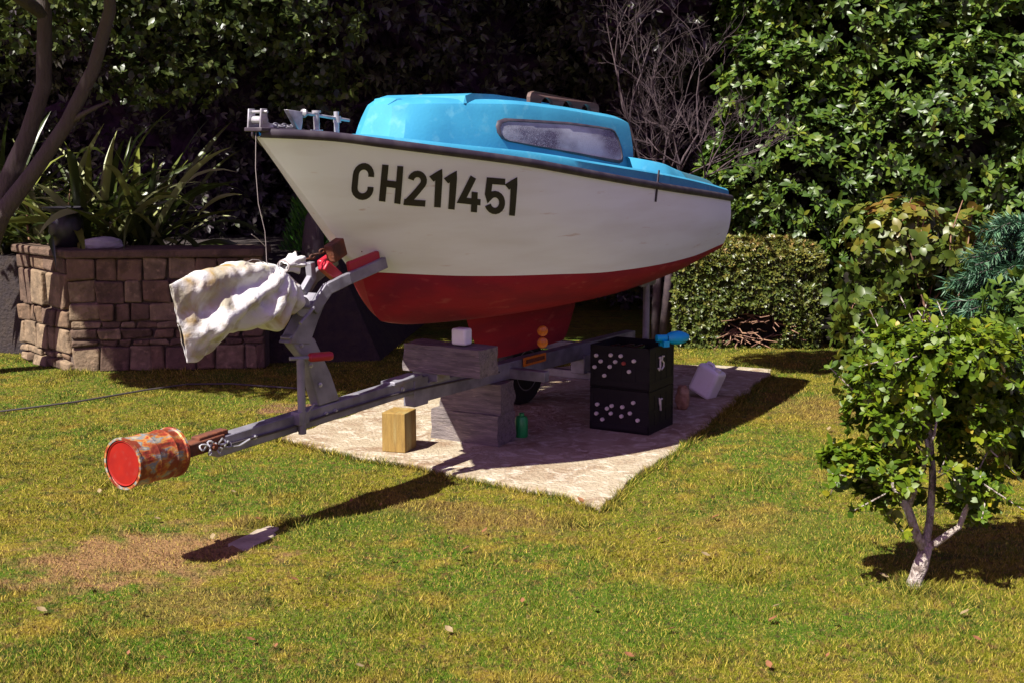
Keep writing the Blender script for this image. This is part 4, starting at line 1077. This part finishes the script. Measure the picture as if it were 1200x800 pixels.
# two-stemmed leaning tree at the left
def leaning():
    base = (-4.15, 9.45, 0)
    t1 = [(-4.15, 9.45, -.1), (-3.95, 9.4, .7), (-3.70, 9.35, 1.35), (-3.48, 9.3, 1.75), (-3.32, 9.25, 2.12), (-3.27, 9.2, 2.6), (-3.2, 9.0, 3.3), (-3.2, 8.7, 4.0)]
    t2 = [(-4.0, 9.4, .6), (-3.70, 9.3, 1.2), (-3.40, 9.2, 1.52), (-3.12, 9.1, 1.85), (-2.88, 9.0, 2.22), (-2.72, 8.9, 2.6), (-2.6, 8.6, 3.2), (-2.6, 8.2, 3.8)]
    lobes = [((-3.95, 7.8, 3.35), (.85, .9, .42), 5600), ((-2.95, 7.85, 3.3), (.85, .9, .42), 5400), ((-3.3, 7.3, 3.85), (1.3, 1.0, .5), 2500), ((-2.2, 8.0, 3.6), (.9, .9, .5), 1800), ((-1.45, 7.5, 3.4), (.75, .7, .32), 1900), ((-4.25, 8.1, 3.5), (.6, .6, .35), 2600), ((-3.1, 9.6, 2.75), (1.3, .5, .4), 700), ((-4.4, 9.8, 2.5), (.8, .5, .6), 500), ((-2.55, 9.6, 2.2), (.55, .35, .25), 230), ((-1.9, 9.8, 2.65), (.9, .4, .35), 420), ((-1.6, 10.2, 2.2), (.5, .3, .3), 160), ((-1.6, 8.3, 3.9), (.8, .9, .6), 420)]
    big_tree('leaning_tree', 'two-stemmed tree leaning in from the left edge over the flax', base, t1, [.12, .10, .072, .060, .055, .05, .045, .03], lobes, .058, .034, 'broadleaf', 77, per=5, cores=False, limbs=[
        (t2, [.08, .068, .056, .050, .046, .042, .035, .02]), (limb_path((-3.27, 9.2, 2.6), (-3.9, 7.6, 3.5), 5, .05, 3), [.05, .04, .035, .03, .02, .01]),
        (limb_path((-2.6, 8.4, 3.5), (-1.4, 7.5, 3.4), 5, .04, 8), [.035, .03, .025, .02, .015, .01]), (limb_path((-3.12, 9.1, 1.85), (-2.8, 9.05, 2.0), 3, .05, 4), [.025, .02, .015, .008]), (limb_path((-2.6, 8.4, 3.5), (-2.2, 7.9, 3.7), 4, .05, 5), [.03, .025, .02, .015, .008])], cull=.1, shell=.95, rich=True)
leaning()

# bare twiggy shrub between cabin and laurel
def twigs(b, p, d, L, r_, depth, rr, spread=.55):
    n = 3; pts = [Vector(p)]; dd = Vector(d).normalized()
    for i in range(n):
        dd = (dd + Vector((rr.uniform(-1, 1), rr.uniform(-1, 1), rr.uniform(-.6, 1))) * .22).normalized(); pts.append(pts[-1] + dd * L / n)
    b.tube(pts, [r_, r_ * .9, r_ * .75, r_ * .6], 5 if depth < 3 else 6, cap=False)
    if depth == 0: return
    for i in range(rr.choice((2, 3, 3))):
        nd = (dd + Vector((rr.uniform(-1, 1), rr.uniform(-1, 1), rr.uniform(-.8, .9))) * spread * 1.4).normalized()
        twigs(b, pts[rr.choice((1, 2, 3, 3))], nd, L * rr.uniform(.6, .85), r_ * .6, depth - 1, rr, spread)
o = plant('bare_shrub', 'leafless pinkish twiggy shrub behind the cabin roof', 'shrub', (1.25, 11.0, 0))
b = MB(o.location); rr = random.Random(15)
for (x, y, z, d, L) in [(1.25, 11.0, 0, (.02, 0, 1), .8), (1.30, 10.9, 0, (.12, -.1, 1), .75)]: b.tube([(x, y, z), (x + d[0] * .7, y + d[1] * .7, 1.2)], [.045, .032], 8)
for (p, d, L) in [((1.26, 11, 1.15), (-.05, -.1, 1), .6), ((1.26, 11, 1.3), (-.3, -.2, .9), .42), ((1.38, 10.83, 1.15), (.3, -.3, .8), .5), ((1.38, 10.83, 1.1), (.6, -.3, .6), .45), ((1.3, 10.9, 1.2), (.1, -.3, 1), .66), ((1.1, 10.9, 1.5), (-.25, -.2, 1), .6), ((1.35, 10.8, 1.3), (.2, -.6, .4), .4)]:
    twigs(b, p, d, L, .013, 5, rr)
b.build('branches', M['twig'], o, fix=False, sharp=0)

# the tall laurel on the right
def laurel():
    o = plant('laurel_tree', 'big glossy green laurel filling the upper right behind the stern', 'tree', (3.0, 11.2, 0))
    b = MB(o.location); b.tube(limb_path((3.0, 11.2, -.1), (3.1, 11.1, 3.0), 6, .04, 2), [.15, .14, .12, .1, .08, .06, .03], 12)
    for j, (x, y, z) in enumerate([(2.0, 10.6, 2.2), (4.2, 10.7, 2.4), (2.5, 10.4, 1.5), (3.6, 10.4, 1.6)]): b.tube(limb_path((3.0, 11.2, .6), (x + .1, y + .75, z), 5, .05, j), [.07, .06, .05, .04, .03, .015], 8)
    b.build('trunk', M['bark'], o, sharp=0)
    lobes = [((2.55, 10.9, 1.5), (.95, .85, 1.05), 1900), ((3.5, 10.8, 1.9), (1.15, 1.0, 1.0), 2300), ((2.75, 11.0, 2.75), (1.05, .9, .85), 1700), ((4.3, 10.9, 2.6), (1.0, 1.0, 1.0), 1600), ((4.3, 10.7, 1.2), (.9, .9, .9), 1200), ((3.2, 10.5, .8), (.8, .6, .6), 800),
             ((2.2, 10.7, 2.2), (.55, .5, .6), 700), ((2.0, 10.8, 1.45), (.45, .4, .45), 600), ((3.6, 11.0, 3.3), (1.4, 1.1, .8), 2000), ((4.5, 10.6, 3.3), (.9, .8, .7), 1300), ((2.15, 10.8, 2.95), (.5, .5, .4), 400)]
    lobes = [((c[0] * 1.045, c[1] + .5, 1.7 + (c[2] - 1.7) * 1.045), q, int(n * 1.3)) for c, q, n in lobes]
    Pp, Oo = lobe_points(lobes, .5, 3); Pp, Oo = cull_inside(Pp, Oo, lobes, .6)
    nz = np.array([mnoise.noise(Vector(p) * 2.1) for p in Pp]); keep = nz > -.24; Pp, Oo = Pp[keep], Oo[keep]
    parts = [rosettes(Pp, Oo, 7, .074, .031, 5, up=.75, spread=.95, rich=True, curl=.3, lvar=.45)]
    V, T, q = merge(parts); np_mesh('crown', local(V, o), T, M['laurel'], o, q, smooth=True)
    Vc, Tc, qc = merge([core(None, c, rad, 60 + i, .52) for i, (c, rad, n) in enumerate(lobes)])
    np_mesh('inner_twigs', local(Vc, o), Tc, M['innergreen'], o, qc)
laurel()

# clipped hedge with a dead hole
def hedge():
    o = plant('clipped_hedge', 'low clipped hedge with a dry twiggy hole behind the stern', 'hedge', (1.95, 11.1, 0))
    r = np.random.default_rng(9); N = 9000
    x0, x1, y0, y1, h = 1.36, 2.60, 10.62, 11.5, .90
    f = r.random(N); X = x0 + (x1 - x0) * r.random(N); Y = y0 + (y1 - y0) * r.random(N); Z = h * r.random(N) ** .9
    Nn = np.zeros((N, 3))
    a = f < .50; Y[a] = y0 + .10 * r.random(a.sum()); Nn[a] = (0, -1, .2)
    c = (f >= .50) & (f < .86); Z[c] = h - .08 * r.random(c.sum()); Nn[c] = (0, -.1, 1)
    d = f >= .86; X[d] = x1 - .08 * r.random(d.sum()); Nn[d] = (1, -.1, .1)
    bump_ = np.array([mnoise.noise((p * 2.4, q * 2.4, s_ * 2.4)) for p, q, s_ in zip(X, Y, Z)]) * .10 + np.where(r.random(N) < .05, .05 * r.random(N), 0)
    Pp = np.stack([X, Y, Z], 1) + Nn * bump_[:, None]
    # rounded shoulders
    ov = np.clip((Pp[:, 2] - (h - .14)) / .14, 0, 1); Pp[:, 1] += ov ** 2 * .07 * (Pp[:, 1] < 11); Pp[:, 0] -= ov ** 2 * .09 * (Pp[:, 0] > 2.4)
    hole = ((Pp[:, 0] - 2.03) / .26) ** 2 + ((Pp[:, 2] - .17) / .15) ** 2 < 1 + .3 * r.random(N)
    Pp, Nn = Pp[~hole], Nn[~hole]
    V, T, q = rosettes(Pp, Nn, 6, .036, .019, 6, up=.3, rich=False, jit=.6)
    zq = np.clip((V[:, 2] - .55) / .35, 0, 1); q = np.clip(q * .72 + .33 * zq * (.4 + .6 * np.repeat(r.random(len(q) // 4 + 1), 4)[:len(q)]), 0, 1)  # sunlit top band put into the leaf colour: upper leaves lighter, yellower
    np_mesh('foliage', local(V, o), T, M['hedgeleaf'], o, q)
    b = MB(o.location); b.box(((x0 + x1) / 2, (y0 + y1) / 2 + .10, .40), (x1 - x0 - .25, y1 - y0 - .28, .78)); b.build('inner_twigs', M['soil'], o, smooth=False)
    b = MB(o.location); rr = random.Random(4)
    for i in range(46):
        x = rr.uniform(1.80, 2.26); z = rr.uniform(.06, .30); b.tube(limb_path((x, 10.76, z), (x + rr.uniform(-.22, .24), 10.6 + rr.uniform(-.08, .03), z + rr.uniform(-.09, .05)), 3, .08, i), [.007, .006, .005, .003], 5)
    b.build('dead_twigs', M['drytwig'], o, fix=False)
hedge()

# bramble, conifer and front shrub on the right
def bramble():
    o = plant('bramble_bush', 'yellowing big-leaved bramble between laurel and front shrub', 'bush', (2.6, 8.6, 0))
    lobes = [((2.62, 8.7, 1.02), (.42, .35, .36), 150), ((3.0, 8.7, .95), (.45, .4, .34), 150), ((2.40, 8.5, .62), (.26, .3, .42), 120), ((2.32, 8.3, .25), (.22, .25, .26), 70), ((2.75, 8.8, .55), (.5, .35, .5), 120), ((3.3, 8.8, .7), (.4, .4, .6), 90)]
    Pp, Oo = lobe_points(lobes, .7, 8)
    V, T, q = rosettes(Pp, Oo, 5, .066, .046, 8, up=.35, rich=True, spread=1.1, jit=.8, lvar=.5, fold=.7, curl=.4)
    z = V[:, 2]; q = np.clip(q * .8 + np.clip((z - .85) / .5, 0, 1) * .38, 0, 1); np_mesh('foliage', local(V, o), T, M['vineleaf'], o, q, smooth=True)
    b = MB(o.location); rr = random.Random(2)
    for i in range(14):
        x = rr.uniform(2.3, 3.2); b.tube(limb_path((2.5 + rr.uniform(-.15, .4), 8.7, 0), (x, 8.55 + rr.uniform(-.15, .2), rr.uniform(.7, 1.35)), 5, .06, i), [.010, .009, .008, .007, .005, .003], 6)
    b.build('canes', M['drytwig'], o, fix=False)
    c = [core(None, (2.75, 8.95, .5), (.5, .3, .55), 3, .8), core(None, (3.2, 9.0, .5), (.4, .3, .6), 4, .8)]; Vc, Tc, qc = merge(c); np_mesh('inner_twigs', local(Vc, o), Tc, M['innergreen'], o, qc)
bramble()
def conifer():
    o = plant('dwarf_conifer', 'feathery blue-green conifer at the right edge above the front shrub', 'conifer', (3.0, 7.7, 0))
    r = np.random.default_rng(4); Ps = []; Ds = []; Ns = []; b = MB(o.location)
    b.tube(limb_path((3.0, 7.7, -.05), (3.1, 7.7, 1.35), 4, .03, 1), [.06, .05, .04, .025, .01], 8)
    for i in range(210):
        h = r.uniform(.15, 1.38); az = r.uniform(0, 2 * math.pi); L = (.75 - .36 * h) * r.uniform(.7, 1.1); x0 = np.array([3.0 + .07 * h, 7.7, h * .9])
        d = np.array([math.cos(az), math.sin(az), .28]); p = x0.copy(); pts = [tuple(p)]; n = 7
        for j in range(n):
            dd = unit(d + np.array([0, 0, -.09 * j])); p = p + dd * L / n; pts.append(tuple(p))
            for k in range(16):
                sd = unit(np.cross(dd, r.normal(size=3))); Ps.append(p - dd * L / n * r.random()); Ds.append(dd * .7 + sd * .8 + np.array([0, 0, -.1])); Ns.append(np.array([0, 0, 1.]) + r.normal(size=3) * .4)
        b.tube(pts, np.linspace(.008, .002, n + 1), 5)
    b.build('trunk', M['bark'], o, fix=False, sharp=0)
    Ps = np.array(Ps); ls = r.uniform(.045, .10, len(Ps)); V, T, k = leaf_geo(Ps, np.array(Ds), np.array(Ns), ls, ls * .10 + .002, .1, .3, False)
    np_mesh('crown', local(V, o), T, M['conifer'], o, np.repeat(r.random(len(Ps)), k))
conifer()
def shrub():
    o = plant('garden_shrub', 'leafy green shrub with pale forked trunk standing on the lawn at right', 'shrub', (1.575, 4.78, 0))
    b = MB(o.location)
    b.tube([(1.560, 4.78, -.03), (1.568, 4.78, .012), (1.575, 4.785, .045), (1.583, 4.775, .085), (1.598, 4.785, .125), (1.603, 4.78, .17)], [.046, .034, .027, .030, .026, .026], 12)
    def Lb(pts, rr_): b.tube(pts, rr_, 8)
    Lb([(1.605, 4.78, .14), (1.56, 4.77, .22), (1.52, 4.76, .32), (1.46, 4.76, .42), (1.42, 4.76, .50)], [.020, .018, .017, .014, .009])
    Lb([(1.60, 4.78, .15), (1.66, 4.77, .20), (1.72, 4.76, .25), (1.75, 4.76, .34), (1.78, 4.78, .48)], [.017, .015, .012, .011, .008])
    Lb([(1.60, 4.78, .16), (1.63, 4.83, .26), (1.64, 4.85, .42), (1.62, 4.86, .62), (1.64, 4.9, .8)], [.018, .016, .015, .012, .008])
    Lb([(1.52, 4.76, .32), (1.55, 4.74, .44), (1.58, 4.74, .56), (1.55, 4.8, .72)], [.012, .010, .009, .006])
    Lb([(1.55, 4.74, .44), (1.50, 4.72, .50), (1.46, 4.72, .54)], [.008, .006, .004])
    Lb([(1.575, 4.745, .55), (1.60, 4.74, .62), (1.61, 4.75, .68)], [.008, .006, .004])
    lobes = [((1.52, 4.85, .85), (.24, .28, .17), 300), ((1.80, 4.95, .82), (.27, .30, .20), 330), ((1.64, 4.80, .93), (.26, .26, .11), 240), ((1.43, 4.80, .68), (.16, .20, .12), 140), ((1.90, 5.0, .66), (.19, .22, .15), 150), ((1.70, 5.0, .68), (.24, .2, .14), 130), ((1.76, 4.78, .60), (.13, .14, .11), 90),
             ((1.42, 4.76, .50), (.14, .16, .07), 90), ((1.60, 4.72, .47), (.15, .14, .08), 100), ((1.76, 4.76, .44), (.13, .14, .09), 80), ((1.29, 4.76, .52), (.11, .1, .06), 60), ((1.44, 4.74, .38), (.11, .1, .06), 55), ((1.36, 4.74, .45), (.10, .1, .06), 45), ((1.83, 4.8, .38), (.07, .09, .05), 22), ((1.36, 4.82, .36), (.10, .10, .06), 50), ((1.82, 4.85, .31), (.10, .10, .06), 50), ((1.58, 4.92, .37), (.12, .1, .07), 50)]
    r = np.random.default_rng(6)
    Pp, Oo = lobe_points([(c, q, int(n * 2.5)) for c, q, n in lobes], .75, 12)
    nz = np.array([mnoise.noise(Vector(p) * 6.5) for p in Pp]); k_ = nz > np.where(Pp[:, 2] < .66, .02, -.14); Pp, Oo = Pp[k_], Oo[k_]
    # loose shoots that break the outline
    sp = []; so_ = []
    for c, rad, n in lobes:
        for k in range(max(2, n // 28)):
            d = unit(r.normal(size=3) + np.array([-.1, -.3, .35])); L = r.uniform(.06, .16); a0 = np.array(c) + d * np.array(rad) * .9
            b.tube([tuple(a0 - d * .08), tuple(a0 + d * L)], [.004, .002], 5)
            for q_ in np.linspace(.1, 1, 4): sp.append(a0 + d * L * q_); so_.append(d)
    Pp = np.concatenate([Pp, np.array(sp)]); Oo = np.concatenate([Oo, np.array(so_)])
    V, T, q = rosettes(Pp, Oo, 6, .033, .019, 12, lvar=.45, up=.7, rich=True, spread=.9, jit=.5, curl=.25)
    np_mesh('foliage', local(V, o), T, M['shrubleaf'], o, q, smooth=True)
    b.build('trunk', M['palebark'], o, fix=False, sharp=0)
shrub()
# second dark shrub at the right edge, which shades the lawn there
def edge_bush():
    o = plant('edge_bush', 'dark bush at the right edge behind the front shrub', 'bush', (2.75, 6.5, 0))
    lobes = [((2.75, 6.5, .55), (.42, .45, .5), 420), ((2.65, 6.4, .85), (.3, .3, .22), 160)]
    Pp, Oo = lobe_points(lobes, .5, 18); V, T, q = rosettes(Pp, Oo, 6, .06, .028, 18, up=.5, rich=False)
    Vc, Tc, qc = core(None, (2.75, 6.5, .5), (.42, .45, .5), 3, .72); V, T, q = merge([(V, T, q), (Vc, Tc, qc)])
    np_mesh('foliage', local(V, o), T, M['laurel'], o, q)
    b = MB(o.location); b.tube([(2.75, 6.5, -.03), (2.75, 6.5, .5)], [.03, .02], 8); b.build('stem', M['bark'], o)
edge_bush()
# bright fronds and a grey stump behind the bow
def fronds():
    o = plant('young_conifer', 'narrow bright green young conifer seen behind the bow', 'conifer', (-1.66, 10.5, .80))
    r = np.random.default_rng(3); n = 2600; h = r.random(n); az = r.random(n) * 2 * math.pi; rad = (.21 * (1 - h) ** .6 + .03) * np.sqrt(r.random(n))
    Ps = np.stack([-1.66 + .09 * h + rad * np.cos(az), 10.5 + rad * np.sin(az), .82 + .75 * h], 1); Ds = np.stack([np.cos(az) * .7, np.sin(az) * .7, .8 + r.random(n)], 1)
    ls = r.uniform(.035, .08, n); V, T, k = leaf_geo(Ps, Ds, r.normal(size=(n, 3)) + np.array([0, -.5, .6]), ls, ls * .16 + .002, .1, .1, False)
    np_mesh('crown', local(V, o), T, M['fern'], o, np.repeat(r.random(n), k))
    b = MB(o.location); b.tube([(-1.66, 10.5, .78), (-1.58, 10.5, 1.5)], [.016, .006], 6); b.build('trunk', M['bark'], o)
fronds()
o = plant('tree_stump', 'grey broken stump leaning behind the bow beside the bright conifer', 'stump', (-1.60, 10.3, .80))
b = MB(o.location); b.tube([(-1.60, 10.3, .76), (-1.60, 10.3, .95), (-1.58, 10.3, 1.12), (-1.56, 10.32, 1.22)], [.10, .085, .075, .045], 12)
b.build('trunk', M['bark'], o, sharp=0)

# ------------------------------------------------------------------ hose and litter on the lawn
o = thing('garden_hose', 'thin dark hose trailing across the grass below the planter wall', 'hose', (-3.2, 8.4, 0))
hp = [(-3.7, 8.0), (-3.3, 8.1), (-2.9, 8.35), (-2.55, 8.72), (-2.3, 8.92), (-2.0, 8.95), (-1.6, 8.85), (-1.3, 8.75)]
b = MB(o.location); b.tube([(x, y, gz(x, y) + .016) for x, y in hp], .0065, 8); b.build('line', M['hose'], o)
LIT = [(-1.15, 5.62, 0), (.33, 5.95, 0), (.52, 5.60, 0), (.04, 4.58, 0), (.30, 4.5, 0), (.97, 4.5, 1), (.93, 5.65, 0), (1.6, 4.2, 0), (-.85, 4.8, 0), (-1.35, 4.45, 1), (.8, 5.1, 1), (-.62, 5.85, 0), (.62, 5.85, 0), (1.05, 4.05, 0), (-.12, 5.45, 0), (-.9, 4.2, 0), (-1.42, 5.5, 1), (1.9, 7.5, 1), (1.55, 8.4, 0), (-1.62, 4.7, 0)]
def fallen(i, x, y, pale):
    r = np.random.default_rng(100 + i); n = 1; L = r.uniform(.02, .046)
    V, T, k = leaf_geo(np.array([[0, 0, .020]]), np.array([[1., 0, .12]]), np.array([[0, .25, 1.]]), np.array([L]), np.array([L * .6]), .8, -.5, True)
    V = V - np.array([L / 2, 0, 0])
    o = np_mesh('fallen_leaf', V, T, M['paleleaf' if pale else 'leaflitter'])
    o.location = (x, y, gz(x, y)); o.rotation_euler = (0, 0, r.random() * 6.28)
    props(o, 'small bleached leaf fallen on the lawn' if pale else 'small curled rusty brown leaf fallen on the lawn', 'leaf', 'fallen leaves on the lawn')
rl = random.Random(8)
for k in range(34):
    y = 3.95 + 3.4 * rl.random() ** 1.3; x = rl.uniform(-.40, .40) * y
    if not in_poly(np.array([x]), np.array([y]), SLAB)[0]: LIT.append((x, y, int(rl.random() < .3)))
for i, (x, y, p_) in enumerate(LIT): fallen(i, x, y, p_)
